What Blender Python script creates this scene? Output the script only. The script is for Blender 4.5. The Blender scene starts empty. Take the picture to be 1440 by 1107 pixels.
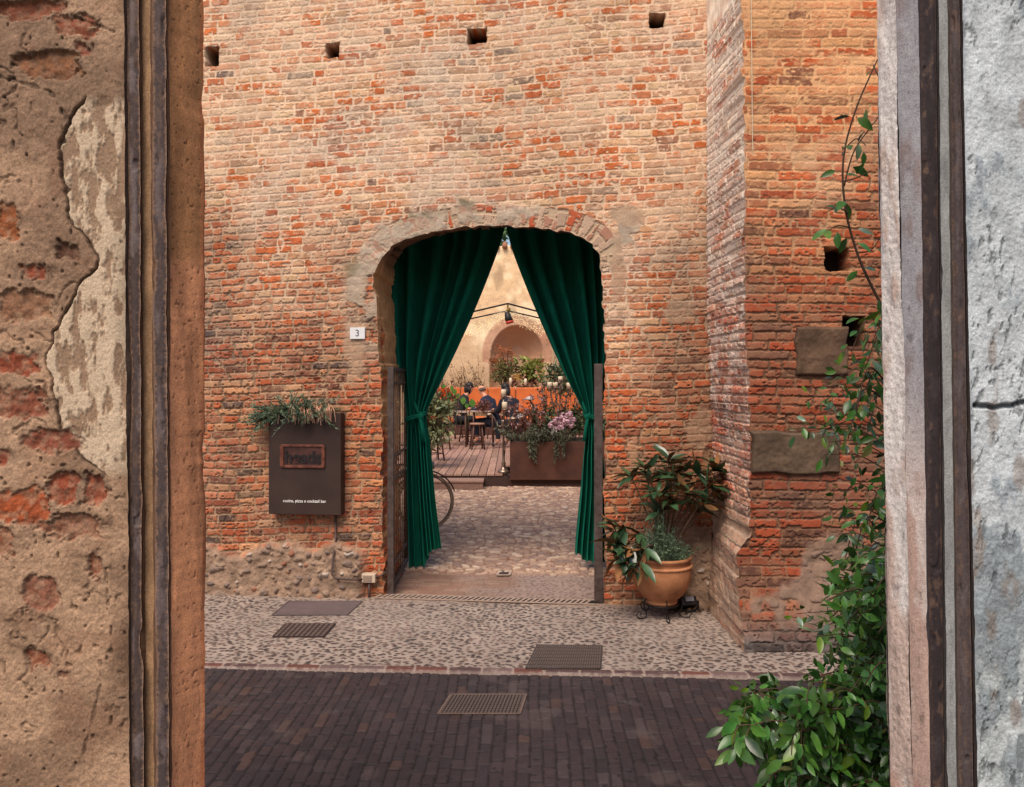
import bpy, bmesh, math, random
import numpy as np
from mathutils import Vector, Matrix, noise as mnoise
from math import radians as R, sin, cos, pi
random.seed(7)
scene = bpy.context.scene
COL = scene.collection
F, CX, HY, EYE = 1100.0, 720.0, 535.0, 1.75
def W(px, py, Y): return Vector(((px-CX)/F*Y, Y, EYE+(HY-py)/F*Y))
def G(px, py):                       # point of the ground under a pixel
    Y = EYE*F/(py-HY); return Vector(((px-CX)/F*Y, Y, 0))
def lin(c):
    c = np.asarray(c, dtype=np.float32)/255.0
    return np.where(c <= .04045, c/12.92, ((c+.055)/1.055)**2.4).astype(np.float32)
# ------------------------------------------------------------------ noise
def hsh(i, j, seed):
    i = (i.astype(np.int64) & 0xffffffff).astype(np.uint64); j = (j.astype(np.int64) & 0xffffffff).astype(np.uint64)
    h = (i*np.uint64(374761393) + j*np.uint64(668265263) + np.uint64((seed*2246822519+97) & 0xffffffff)) & np.uint64(0xffffffff)
    h = ((h ^ (h >> np.uint64(13)))*np.uint64(1274126177)) & np.uint64(0xffffffff)
    h = ((h ^ (h >> np.uint64(16)))*np.uint64(2654435769)) & np.uint64(0xffffffff)
    h = h ^ (h >> np.uint64(15))
    return (h.astype(np.float64)/4294967296.0).astype(np.float32)
def vn(x, y, seed=0):
    xi = np.floor(x); yi = np.floor(y); fx = x-xi; fy = y-yi
    fx = fx*fx*(3-2*fx); fy = fy*fy*(3-2*fy)
    xi = xi.astype(np.int64); yi = yi.astype(np.int64)
    a = hsh(xi, yi, seed); b = hsh(xi+1, yi, seed); c = hsh(xi, yi+1, seed); d = hsh(xi+1, yi+1, seed)
    return ((a*(1-fx)+b*fx)*(1-fy)+(c*(1-fx)+d*fx)*fy).astype(np.float32)
def fbm(x, y, seed=0, o=4, g=.5):
    s = 0; a = 1; t = 0
    for k in range(o):
        s = s+a*vn(x*2**k+k*17.3, y*2**k+k*9.1, seed+k*31); t += a; a *= g
    return s/t
def ss(x, a, b):
    t = np.clip((x-a)/(b-a), 0, 1); return t*t*(3-2*t)
def mix(a, b, t): return a+(b-a)*t
def mixc(a, b, t): return a+(b-a)*t[..., None]
def voro(x, y, seed=0, jit=.85):
    xi = np.floor(x).astype(np.int64); yi = np.floor(y).astype(np.int64)
    f1 = np.full(x.shape, 9., np.float32); f2 = f1.copy(); idv = np.zeros(x.shape, np.float32)
    for dx in (-1, 0, 1):
        for dy in (-1, 0, 1):
            cx = xi+dx; cy = yi+dy
            px = cx+.5+(hsh(cx, cy, seed)-.5)*jit; py = cy+.5+(hsh(cx, cy, seed+1)-.5)*jit
            d = np.sqrt((x-px)**2+(y-py)**2).astype(np.float32); i_ = hsh(cx, cy, seed+2)
            n = d < f1
            f2 = np.where(n, f1, np.minimum(f2, d)); idv = np.where(n, i_, idv); f1 = np.where(n, d, f1)
    return f1, f2, idv
def bricks(u, v, h, w, seed, jm=.007, jit=.36, rough=.006, rs=40.):
    """irregular courses: returns mask 0..1 of brick, id hashes, dist inside the brick"""
    row = np.floor(v/h).astype(np.int64); fv = v/h-row
    off = hsh(row, row*0+5, seed)*3.0
    ww = w*(.85+.3*hsh(row, row*0+8, seed)); x = u/ww+off
    i0 = np.floor(x).astype(np.int64)
    b0 = i0+(hsh(i0, row, seed+1)-.5)*2*jit
    idx = np.where(x < b0, i0-1, i0)
    b0 = idx+(hsh(idx, row, seed+1)-.5)*2*jit
    b1 = idx+1+(hsh(idx+1, row, seed+1)-.5)*2*jit
    idx = np.where(x > b1, idx+1, idx)
    b0 = idx+(hsh(idx, row, seed+1)-.5)*2*jit
    b1 = idx+1+(hsh(idx+1, row, seed+1)-.5)*2*jit
    r1 = hsh(idx, row, seed+2); r2 = hsh(idx, row, seed+3); r3 = hsh(idx, row, seed+4)
    du = np.minimum(x-b0, b1-x)*ww-jm*(.6+.8*r2); dv = np.minimum(fv, 1-fv)*h-jm*(.5+.6*r3)
    rad = .007
    qx = np.minimum(du-rad, 0); qy = np.minimum(dv-rad, 0)
    d = rad+np.minimum(np.maximum(qx, -1), 0)*0+np.where((qx < 0) & (qy < 0), -np.sqrt(qx*qx+qy*qy), np.minimum(qx, qy))
    d = d-(vn(u*rs, v*rs, seed+9)-.45)*rough*1.6-(vn(u*rs*2.7, v*rs*2.7, seed+10)-.5)*rough*1.1-ss(vn(u*rs*.8+7, v*rs*1.2, seed+12), .74, .92)*rough*1.6
    tilt = ((x-b0)/(b1-b0)-.5)*(r1-.5)*.012
    return d, r1, r2, r3, tilt
def palette(r, cols):
    """cols: list of (upper bound, srgb)"""
    out = np.zeros(r.shape+(3,), np.float32); out[:] = lin(cols[-1][1])
    lo = np.ones(r.shape, bool)
    for b, c in cols:
        m = lo & (r < b); out[m] = lin(c); lo &= ~m
    return out
# ------------------------------------------------------------------ objects
def link(o, parent=None):
    COL.objects.link(o)
    if parent is not None: o.parent = parent
    return o
def tag(o, label=None, cat=None, group=None, kind=None):
    if label: o['label'] = label
    if cat: o['category'] = cat
    if group: o['group'] = group
    if kind: o['kind'] = kind
    return o
def empty(name, loc, label=None, cat=None, group=None, rz=0):
    o = bpy.data.objects.new(name, None); COL.objects.link(o); o.location = loc; o.rotation_euler = (0, 0, rz); o.empty_display_size = .1
    return tag(o, label, cat, group)
def finish(name, me, mat, parent=None, keep_world=True, smooth=True):
    if smooth is not None:
        me.polygons.foreach_set('use_smooth', np.full(len(me.polygons), bool(smooth)))
    if mat is not None: me.materials.append(mat)
    o = bpy.data.objects.new(name, me); link(o, parent)
    if parent is not None and keep_world:
        bpy_loc = parent_matrix(parent)
        o.matrix_parent_inverse = bpy_loc.inverted()
    return o
def parent_matrix(p):
    m = Matrix.Translation(p.location) @ p.rotation_euler.to_matrix().to_4x4()
    if p.parent is not None: m = parent_matrix(p.parent) @ p.matrix_parent_inverse @ m
    return m
def grid_mesh(name, P, C, mat, parent=None, keep=None, flip=False):
    nu, nv = P.shape[:2]
    idx = np.arange(nu*nv).reshape(nu, nv)
    q = np.stack([idx[:-1, :-1], idx[1:, :-1], idx[1:, 1:], idx[:-1, 1:]], -1)
    if flip: q = q[..., ::-1]
    q = q.reshape(-1, 4) if keep is None else q[keep]
    P = P.reshape(-1, 3); C = C.reshape(-1, C.shape[-1])
    if keep is not None:
        used = np.unique(q); rm = np.zeros(nu*nv, np.int64); rm[used] = np.arange(len(used)); q = rm[q]; P = P[used]; C = C[used]
    if C.shape[-1] == 3: C = np.concatenate([C, np.full((len(C), 1), .85, np.float32)], -1)
    me = bpy.data.meshes.new(name)
    me.vertices.add(len(P)); me.vertices.foreach_set('co', np.ascontiguousarray(P, np.float32).ravel())
    me.loops.add(q.size); me.loops.foreach_set('vertex_index', np.ascontiguousarray(q, np.int32).ravel())
    me.polygons.add(len(q)); me.polygons.foreach_set('loop_start', np.arange(0, q.size, 4, dtype=np.int32))
    me.update(calc_edges=True)
    at = me.attributes.new('Col', 'FLOAT_COLOR', 'POINT'); at.data.foreach_set('color', np.ascontiguousarray(C, np.float32).ravel())
    return finish(name, me, mat, parent)
def axis(*segs):
    out = []
    for a, b, st in segs:
        n = max(2, int(round((b-a)/st))+1); l = np.linspace(a, b, n)
        out.append(l if not out else l[1:])
    return np.concatenate(out)
# ------------------------------------------------------------------ materials
def nodes_of(m):
    m.use_nodes = True; nt = m.node_tree; return nt, nt.nodes, nt.links
def surf_mat(name, scale=90., bump=.25, var=.25, dist=.002, spec=.25):
    """baked masonry colours (vertex attribute) broken up by fine procedural grain"""
    m = bpy.data.materials.new(name); nt, N, L = nodes_of(m); b = N['Principled BSDF']
    a = N.new('ShaderNodeAttribute'); a.attribute_name = 'Col'
    tc = N.new('ShaderNodeTexCoord'); n = N.new('ShaderNodeTexNoise'); n.inputs['Scale'].default_value = scale; n.inputs['Detail'].default_value = 5
    n.inputs['Roughness'].default_value = .65
    L.new(tc.outputs['Object'], n.inputs['Vector'])
    mr = N.new('ShaderNodeMapRange'); mr.inputs['From Min'].default_value = .3; mr.inputs['From Max'].default_value = .7
    mr.inputs['To Min'].default_value = 1-var; mr.inputs['To Max'].default_value = 1+var
    L.new(n.outputs['Fac'], mr.inputs['Value'])
    vm = N.new('ShaderNodeVectorMath'); vm.operation = 'SCALE'
    L.new(a.outputs['Color'], vm.inputs[0]); L.new(mr.outputs['Result'], vm.inputs['Scale'])
    L.new(vm.outputs['Vector'], b.inputs['Base Color']); L.new(a.outputs['Alpha'], b.inputs['Roughness'])
    bp = N.new('ShaderNodeBump'); bp.inputs['Strength'].default_value = bump; bp.inputs['Distance'].default_value = dist
    L.new(n.outputs['Fac'], bp.inputs['Height']); L.new(bp.outputs['Normal'], b.inputs['Normal'])
    b.inputs['Specular IOR Level'].default_value = spec
    return m
def pmat(name, rgb, rough=.6, metal=0., var=.18, scale=30., bump=.15, dist=.002, rgb2=None, spec=.4, stretch=(1, 1, 1), attr=False, trans=0.):
    m = bpy.data.materials.new(name); nt, N, L = nodes_of(m); b = N['Principled BSDF']
    c1 = lin(rgb); c2 = lin(rgb2) if rgb2 is not None else c1*(1-var*1.6)
    tc = N.new('ShaderNodeTexCoord'); mp = N.new('ShaderNodeMapping'); mp.inputs['Scale'].default_value = stretch
    n = N.new('ShaderNodeTexNoise'); n.inputs['Scale'].default_value = scale; n.inputs['Detail'].default_value = 6; n.inputs['Roughness'].default_value = .6
    L.new(tc.outputs['Object'], mp.inputs['Vector']); L.new(mp.outputs['Vector'], n.inputs['Vector'])
    cr = N.new('ShaderNodeValToRGB'); cr.color_ramp.elements[0].position = .3; cr.color_ramp.elements[1].position = .7
    cr.color_ramp.elements[0].color = (*c2, 1); cr.color_ramp.elements[1].color = (*c1, 1)
    L.new(n.outputs['Fac'], cr.inputs['Fac']); src = cr.outputs['Color']
    if attr:
        a = N.new('ShaderNodeAttribute'); a.attribute_name = 'Col'
        mx = N.new('ShaderNodeMix'); mx.data_type = 'RGBA'; mx.blend_type = 'MULTIPLY'; mx.inputs['Factor'].default_value = 1
        L.new(src, mx.inputs[6]); L.new(a.outputs['Color'], mx.inputs[7]); src = mx.outputs[2]
    L.new(src, b.inputs['Base Color'])
    b.inputs['Roughness'].default_value = rough; b.inputs['Metallic'].default_value = metal; b.inputs['Specular IOR Level'].default_value = spec
    rr = N.new('ShaderNodeMapRange'); rr.inputs['To Min'].default_value = max(0, rough-.12); rr.inputs['To Max'].default_value = min(1, rough+.12)
    L.new(n.outputs['Fac'], rr.inputs['Value']); L.new(rr.outputs['Result'], b.inputs['Roughness'])
    bp = N.new('ShaderNodeBump'); bp.inputs['Strength'].default_value = bump; bp.inputs['Distance'].default_value = dist
    L.new(n.outputs['Fac'], bp.inputs['Height']); L.new(bp.outputs['Normal'], b.inputs['Normal'])
    if trans > 0:
        tr = N.new('ShaderNodeBsdfTranslucent'); L.new(src, tr.inputs['Color']); ms = N.new('ShaderNodeMixShader'); ms.inputs['Fac'].default_value = trans
        L.new(b.outputs['BSDF'], ms.inputs[1]); L.new(tr.outputs['BSDF'], ms.inputs[2]); L.new(ms.outputs['Shader'], N['Material Output'].inputs['Surface'])
    return m
def emat(name, rgb, s):
    m = bpy.data.materials.new(name); nt, N, L = nodes_of(m); b = N['Principled BSDF']
    b.inputs['Base Color'].default_value = (*lin(rgb), 1); b.inputs['Emission Color'].default_value = (*lin(rgb), 1); b.inputs['Emission Strength'].default_value = s
    return m
# ------------------------------------------------------------------ small mesh builder (world coordinates)
class MB:
    def __init__(s): s.v = []; s.f = []; s.c = []; s.col = (1, 1, 1)
    def add(s, vs, fs):
        o = len(s.v); s.v += [tuple(p) for p in vs]; s.f += [tuple(i+o for i in f) for f in fs]; s.c += [s.col]*len(vs)
    def box(s, c, d, rz=0, M=None, bev=0):
        x, y, z = d[0]/2, d[1]/2, d[2]/2
        if bev <= 0:
            vs = [Vector((a*x, b*y, e*z)) for e in (-1, 1) for a, b in ((-1, -1), (1, -1), (1, 1), (-1, 1))]
            fs = [(3, 2, 1, 0), (4, 5, 6, 7), (0, 1, 5, 4), (1, 2, 6, 5), (2, 3, 7, 6), (3, 0, 4, 7)]
        else:
            bm = bmesh.new(); bmesh.ops.create_cube(bm, size=1)
            bmesh.ops.scale(bm, vec=d, verts=bm.verts)
            bmesh.ops.bevel(bm, geom=bm.edges[:], offset=min(bev, x*.9, y*.9, z*.9), segments=2, affect='EDGES', profile=.6)
            bm.verts.index_update(); vs = [v.co.copy() for v in bm.verts]; fs = [tuple(v.index for v in f.verts) for f in bm.faces]; bm.free()
        Mx = Matrix.Translation(c) @ (M if M is not None else Matrix.Rotation(rz, 4, 'Z'))
        s.add([Mx @ v for v in vs], fs); return s
    def tube(s, pts, r, n=8, cap=True):
        pts = [Vector(p) for p in pts]; rs = r if isinstance(r, (list, tuple)) else [r]*len(pts)
        up = None; vs = []
        for i, p in enumerate(pts):
            t = (pts[min(i+1, len(pts)-1)]-pts[max(i-1, 0)])
            if t.length < 1e-9: t = Vector((0, 0, 1))
            t.normalize()
            if up is None:
                up = t.orthogonal().normalized()
            else:
                up = (up-t*up.dot(t));
                up = up.normalized() if up.length > 1e-6 else t.orthogonal().normalized()
            sd = t.cross(up)
            for k in range(n):
                a = 2*pi*k/n; vs.append(p+(up*cos(a)+sd*sin(a))*rs[i])
        fs = [(i*n+k, i*n+(k+1) % n, (i+1)*n+(k+1) % n, (i+1)*n+k) for i in range(len(pts)-1) for k in range(n)]
        if cap: fs += [tuple(range(n-1, -1, -1)), tuple((len(pts)-1)*n+k for k in range(n))]
        s.add(vs, fs); return s
    def lathe(s, c, prof, n=24, cap=True):
        c = Vector(c); vs = [c+Vector((r*cos(2*pi*k/n), r*sin(2*pi*k/n), z)) for r, z in prof for k in range(n)]
        fs = [(i*n+k, i*n+(k+1) % n, (i+1)*n+(k+1) % n, (i+1)*n+k) for i in range(len(prof)-1) for k in range(n)]
        if cap: fs += [tuple(range(n-1, -1, -1)), tuple((len(prof)-1)*n+k for k in range(n))]
        s.add(vs, fs); return s
    def ball(s, c, r, sub=1, sc=(1, 1, 1), jit=0):
        bm = bmesh.new(); bmesh.ops.create_icosphere(bm, subdivisions=sub+1, radius=1); bm.verts.index_update()
        c = Vector(c); vs = []
        for v in bm.verts:
            k = 1+random.uniform(-jit, jit); vs.append(c+Vector((v.co.x*r*sc[0]*k, v.co.y*r*sc[1]*k, v.co.z*r*sc[2]*k)))
        s.add(vs, [tuple(v.index for v in f.verts) for f in bm.faces]); bm.free(); return s
    def leaf(s, p, d, n, L, w, curl=.15, fold=.15, tip=.0):
        """pointed leaf from p along d, face normal n"""
        d = Vector(d).normalized(); n = Vector(n); n = n-d*n.dot(d)
        n = n.normalized() if n.length > 1e-5 else d.orthogonal().normalized(); sd = d.cross(n); p = Vector(p)
        prof = [(0, .08), (.25, .8), (.5, 1.), (.78, .66), (1, .03)]
        vs = []
        for t, k in prof:
            base = p+d*(L*t)-n*(curl*L*t*t); hw = w/2*k
            vs += [base-sd*hw+n*(fold*hw), base, base+sd*hw+n*(fold*hw)]
        fs = []
        for i in range(len(prof)-1):
            a = i*3; fs += [(a, a+1, a+4, a+3), (a+1, a+2, a+5, a+4)]
        s.add(vs, fs); return s
    def build(s, name, mat, parent=None, smooth=False, attr=True):
        me = bpy.data.meshes.new(name); me.from_pydata(s.v, [], s.f); me.update()
        if attr:
            at = me.attributes.new('Col', 'FLOAT_COLOR', 'POINT')
            at.data.foreach_set('color', np.array([(*c, 1) for c in s.c], np.float32).ravel())
        o = finish(name, me, mat, parent, smooth=smooth)
        return o
def rv(a=1.): return Vector((random.uniform(-a, a), random.uniform(-a, a), random.uniform(-a, a)))
def shade(lo=.6, hi=1.3, tint=.1):
    k = random.uniform(lo, hi); return (k*random.uniform(1-tint, 1+tint), k, k*random.uniform(1-tint, 1+tint))
def text_mesh(name, s, size, M, mat, parent, depth=.001, align='CENTER', offset=0.):
    cu = bpy.data.curves.new(name, 'FONT'); cu.body = s; cu.size = size; cu.extrude = depth; cu.align_x = align; cu.align_y = 'CENTER'; cu.offset = offset
    t = bpy.data.objects.new(name+'_tmp', cu); COL.objects.link(t); dg = bpy.context.evaluated_depsgraph_get(); dg.update()
    me = bpy.data.meshes.new_from_object(t.evaluated_get(dg)); bpy.data.objects.remove(t); bpy.data.curves.remove(cu)
    me.transform(M); me.materials.clear(); return finish(name, me, mat, parent, smooth=False)
# ------------------------------------------------------------------ camera, sky, sun
cam = bpy.data.cameras.new('camera'); co = bpy.data.objects.new('camera', cam); COL.objects.link(co); scene.camera = co
co.location = (0, 0, EYE); co.rotation_euler = (pi/2, 0, 0)
cam.sensor_fit = 'HORIZONTAL'; cam.sensor_width = 36; cam.lens = F/1440*36; cam.shift_y = -(553.5-HY)/1440; cam.clip_start = .05; cam.clip_end = 600
w = bpy.data.worlds.new('World'); scene.world = w; w.use_nodes = True; nt = w.node_tree
sky = nt.nodes.new('ShaderNodeTexSky'); sky.sky_type = 'NISHITA'; sky.sun_disc = False
SUN_EL, SUN_AZ = 56., 200.            # azimuth of the sun, clockwise from +Y
sky.sun_elevation = R(SUN_EL); sky.sun_rotation = R(SUN_AZ); sky.dust_density = 2.5; sky.air_density = 1.2
bg = nt.nodes['Background']; bg.inputs['Strength'].default_value = .15; nt.links.new(sky.outputs['Color'], bg.inputs['Color'])
sl = bpy.data.lights.new('sun', 'SUN'); sl.energy = 3.8; sl.angle = R(38); sl.color = (1, .88, .74)
so = bpy.data.objects.new('sun', sl); COL.objects.link(so)
dirv = Vector((sin(R(SUN_AZ))*cos(R(SUN_EL)), cos(R(SUN_AZ))*cos(R(SUN_EL)), sin(R(SUN_EL))))
so.rotation_euler = dirv.to_track_quat('Z', 'Y').to_euler()
scene.view_settings.view_transform = 'Standard'; scene.view_settings.look = 'None'; scene.view_settings.exposure = 0
scene.render.engine = 'CYCLES'; scene.cycles.max_bounces = 8; scene.cycles.diffuse_bounces = 5
scene.cycles.use_denoising = True
K = .74                               # real-world albedo factor for colours read off a sunlit photograph
# ================================================================== MASONRY
M_brick = surf_mat('weathered brickwork', 110, .5, .22, .003)
M_near = surf_mat('rough lime plaster', 420, .4, .36, .0012)
M_ground = surf_mat('stone paving', 120, .4, .2, .002, .35)
TH = R(6.5); CT, ST = cos(TH), sin(TH); Y0 = 6.2
def wall_s(px):
    r = (px-CX)/F; return Y0*r/(CT+r*ST)
def wall_P(s, z, h): return np.stack([s*CT-h*ST, Y0-s*ST-h*CT, z+0*s], -1)      # h > 0 comes out of the wall
def wall_pt(px, py, h=0):
    s = wall_s(px); Y = Y0-s*ST; z = EYE+(HY-py)/F*Y; return Vector((s*CT-h*ST, Y-h*CT, z))
# archway outline, counter-clockwise from the left foot
arch_px = [(540, 850), (539, 790), (537, 700), (537, 600), (535, 520), (531, 440), (525, 392), (527, 380), (533, 367), (545, 353), (562, 342), (585, 333), (615, 325), (650, 319.5),
           (685, 317), (720, 317), (752, 318.5), (785, 324), (812, 333), (830, 343), (841, 355), (845, 372), (846.5, 400), (848, 450), (850, 520), (851, 600), (850, 700), (850, 860)]
AP = np.array([[wall_s(x), wall_pt(x, y).z] for x, y in arch_px]); AP[0, 1] = -.05; AP[-1, 1] = -.05
def densify(P, st):
    out = []
    for a, b in zip(P[:-1], P[1:]):
        n = max(1, int(np.ceil(np.linalg.norm(b-a)/st)))
        for k in range(n): out.append(a+(b-a)*k/n)
    out.append(P[-1]); return np.array(out)
AD = densify(AP, .02)
# rough arris: shift points along the outline normal
tg = np.gradient(AD, axis=0); tg /= np.linalg.norm(tg, axis=1)[:, None]
nr = np.stack([-tg[:, 1], tg[:, 0]], -1)            # points out of the opening (left side -> -s)
ara = np.concatenate([[0], np.cumsum(np.linalg.norm(np.diff(AD, axis=0), axis=1))])
cour = np.floor(AD[:, 1]/.061)
jag = (vn(ara*18, ara*0, 3)-.5)*.022+(hsh(cour.astype(int), (AD[:, 0] > 0).astype(int), 4)-.5)*.02
jag *= np.clip(np.minimum(ara, ara[-1]-ara)/.05, 0, 1)
AD = AD+nr*jag[:, None]
def arch_sdf(s, z):
    """signed distance (positive outside the opening), nearest point, arc length"""
    sh = s.shape; s = s.ravel(); z = z.ravel()
    A = AD[:-1]; D = AD[1:]-A; L2 = (D**2).sum(1)
    best = np.full(s.shape, 1e9); bx = s*0.; bz = s*0.; ba = s*0.
    for k in range(len(A)):
        t = np.clip(((s-A[k, 0])*D[k, 0]+(z-A[k, 1])*D[k, 1])/L2[k], 0, 1)
        x = A[k, 0]+t*D[k, 0]; y = A[k, 1]+t*D[k, 1]; d = (s-x)**2+(z-y)**2
        m = d < best; best[m] = d[m]; bx[m] = x[m]; bz[m] = y[m]; ba[m] = ara[k]+t[m]*np.sqrt(L2[k])
    inside = np.zeros(s.shape, bool)
    Q = np.vstack([AD, AD[:1]])
    for k in range(len(Q)-1):
        x0, y0 = Q[k]; x1, y1 = Q[k+1]
        if y0 == y1: continue
        c = ((z < y0) != (z < y1)) & (s < (x1-x0)*(z-y0)/(y1-y0)+x0); inside ^= c
    d = np.sqrt(best)*np.where(inside, -1, 1)
    return d.reshape(sh).astype(np.float32), bx.reshape(sh), bz.reshape(sh), ba.reshape(sh).astype(np.float32)
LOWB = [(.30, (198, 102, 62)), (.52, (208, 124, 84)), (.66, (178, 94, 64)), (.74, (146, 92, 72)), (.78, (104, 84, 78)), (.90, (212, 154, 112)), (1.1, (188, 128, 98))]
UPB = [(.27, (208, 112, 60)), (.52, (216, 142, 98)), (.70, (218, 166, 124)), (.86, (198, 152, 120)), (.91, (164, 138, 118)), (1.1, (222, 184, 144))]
def rubble(u, z, seed, sc=12.):
    x = u*sc+(fbm(u*6, z*6, seed)-.5)*2.2; y = z*sc*1.3+(fbm(u*5, z*7, seed+1)-.5)*1.6
    f1, f2, i = voro(x, y, seed+3)
    q_ = hsh(np.floor(i*9999).astype(int), (i*0).astype(int), 77); size = np.where(q_ < .25, -.2, .03+.42*q_)
    d = (size-f1)/sc+(vn(u*60, z*60, seed+7)-.5)*.006
    m = ss(d, -.002, .006)
    col = palette(i, [(.35, (126, 108, 100)), (.55, (154, 130, 112)), (.7, (98, 86, 84)), (.8, (205, 190, 178)), (.9, (160, 96, 70)), (1.1, (140, 116, 98))])
    mort = lin((164, 134, 112))*(.45+1.0*fbm(u*18, z*18, seed+11, 5)[..., None])
    h = m*np.sqrt(np.clip(d, 0, .05))*.16+(fbm(u*26, z*26, seed+13, 5)-.5)*.032
    return mixc(mort, mixc(col, mort, .05+.5*fbm(u*30, z*30, seed+15)), m), h*.8
def mo_pre(a, b, p): return mixc(a+0*p[..., None], b+0*p[..., None], p)
def masonry(u, z, seed, low=LOWB, up=UPB, mlow=(192, 156, 126), mup=(236, 200, 168), tilt=.0, hrow=.061, zp=(1.3, 3.9), smear=.6, len_=.155, ext=None):
    """colour and height of an old brick face, redder and deeper-jointed low down, washed and pale high up"""
    warp = (fbm(u*.7, z*.7, seed+20, 3)-.5)*.07+(vn(u*5, z*5, seed+21)-.5)*.006
    v = z-tilt*u+warp+(vn(u*2.3, z*8, seed+22)-.5)*.007
    d, r1, r2, r3, tl = bricks(u, v, hrow, len_, seed)
    big = fbm(u*1.1, z*1.1, seed+30, 4)
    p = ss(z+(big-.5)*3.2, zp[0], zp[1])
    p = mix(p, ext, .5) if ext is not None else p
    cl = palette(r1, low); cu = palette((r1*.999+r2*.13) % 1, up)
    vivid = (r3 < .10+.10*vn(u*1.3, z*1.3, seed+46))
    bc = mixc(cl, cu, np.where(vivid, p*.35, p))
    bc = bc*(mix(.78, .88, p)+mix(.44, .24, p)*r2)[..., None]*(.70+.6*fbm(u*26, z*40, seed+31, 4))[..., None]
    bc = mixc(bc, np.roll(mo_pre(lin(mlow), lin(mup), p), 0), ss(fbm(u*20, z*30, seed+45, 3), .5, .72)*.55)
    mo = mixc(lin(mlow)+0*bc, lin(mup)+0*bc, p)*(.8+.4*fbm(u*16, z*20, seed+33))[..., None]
    m = ss(d, -.0008-.001*p, .0026+.001*p)
    sm = ss(fbm(u*3.2, z*5.5, seed+34, 4)+.13*(p-.3)+(r3-.5)*.16, .50, .62)*smear     # mortar smeared over the bricks
    sm = np.where(vivid, sm*.3, sm)*(.6+.4*p)
    fine = ss(fbm(u*55, z*75, seed+35, 3), .52, .66)*.45*sm
    c = mixc(mo, bc, m*(1-np.clip(sm*.8+fine, 0, 1)))
    depth = mix(.0105, .0032, p)*(1-.55*sm)
    h = (m-1)*depth+m*((r2-.5)*.007*(1.15-p)+tl*(1-.7*p))-(1-m)*.003*fbm(u*50, z*50, seed+36)
    dark = ss(-d, .001, .006)*(1-p)*.42                               # dirt in the open joints
    c = c*(1-dark*(fbm(u*9, z*9, seed+37) > .5))[..., None]
    chip = ss(fbm(u*26, z*34, seed+38, 3), .66, .74)*m*(1-p*.6)
    h = h-chip*.008; c = c*(1-.35*chip)[..., None]
    st = ss(fbm(u*2.2, z*.7, seed+40, 4), .54, .72); c = c*(1-.11*st)[..., None]
    gs = ss(fbm(u*1.6, z*1.9, seed+41, 4), .56, .70); g = c.mean(-1, keepdims=True)
    c = mixc(c, g*np.array([1.02, .93, .84], np.float32)*.8, gs*.22)
    h = h+(fbm(u*1.6, z*1.6, seed+42, 3)-.5)*.022; c = c*(1+.10*p)[..., None]; gl = c.mean(-1, keepdims=True); c = mixc(c, gl*np.array([1.08, .96, .88], np.float32), (.04*(1-p)))*(.98+.02*p)[..., None]; c = c*(.92+.16*vn(u*220, z*220, seed+50))[..., None]  # upper faces brightened: the lit-top gradient is put into the colour
    return c, h, v, p, m
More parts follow.
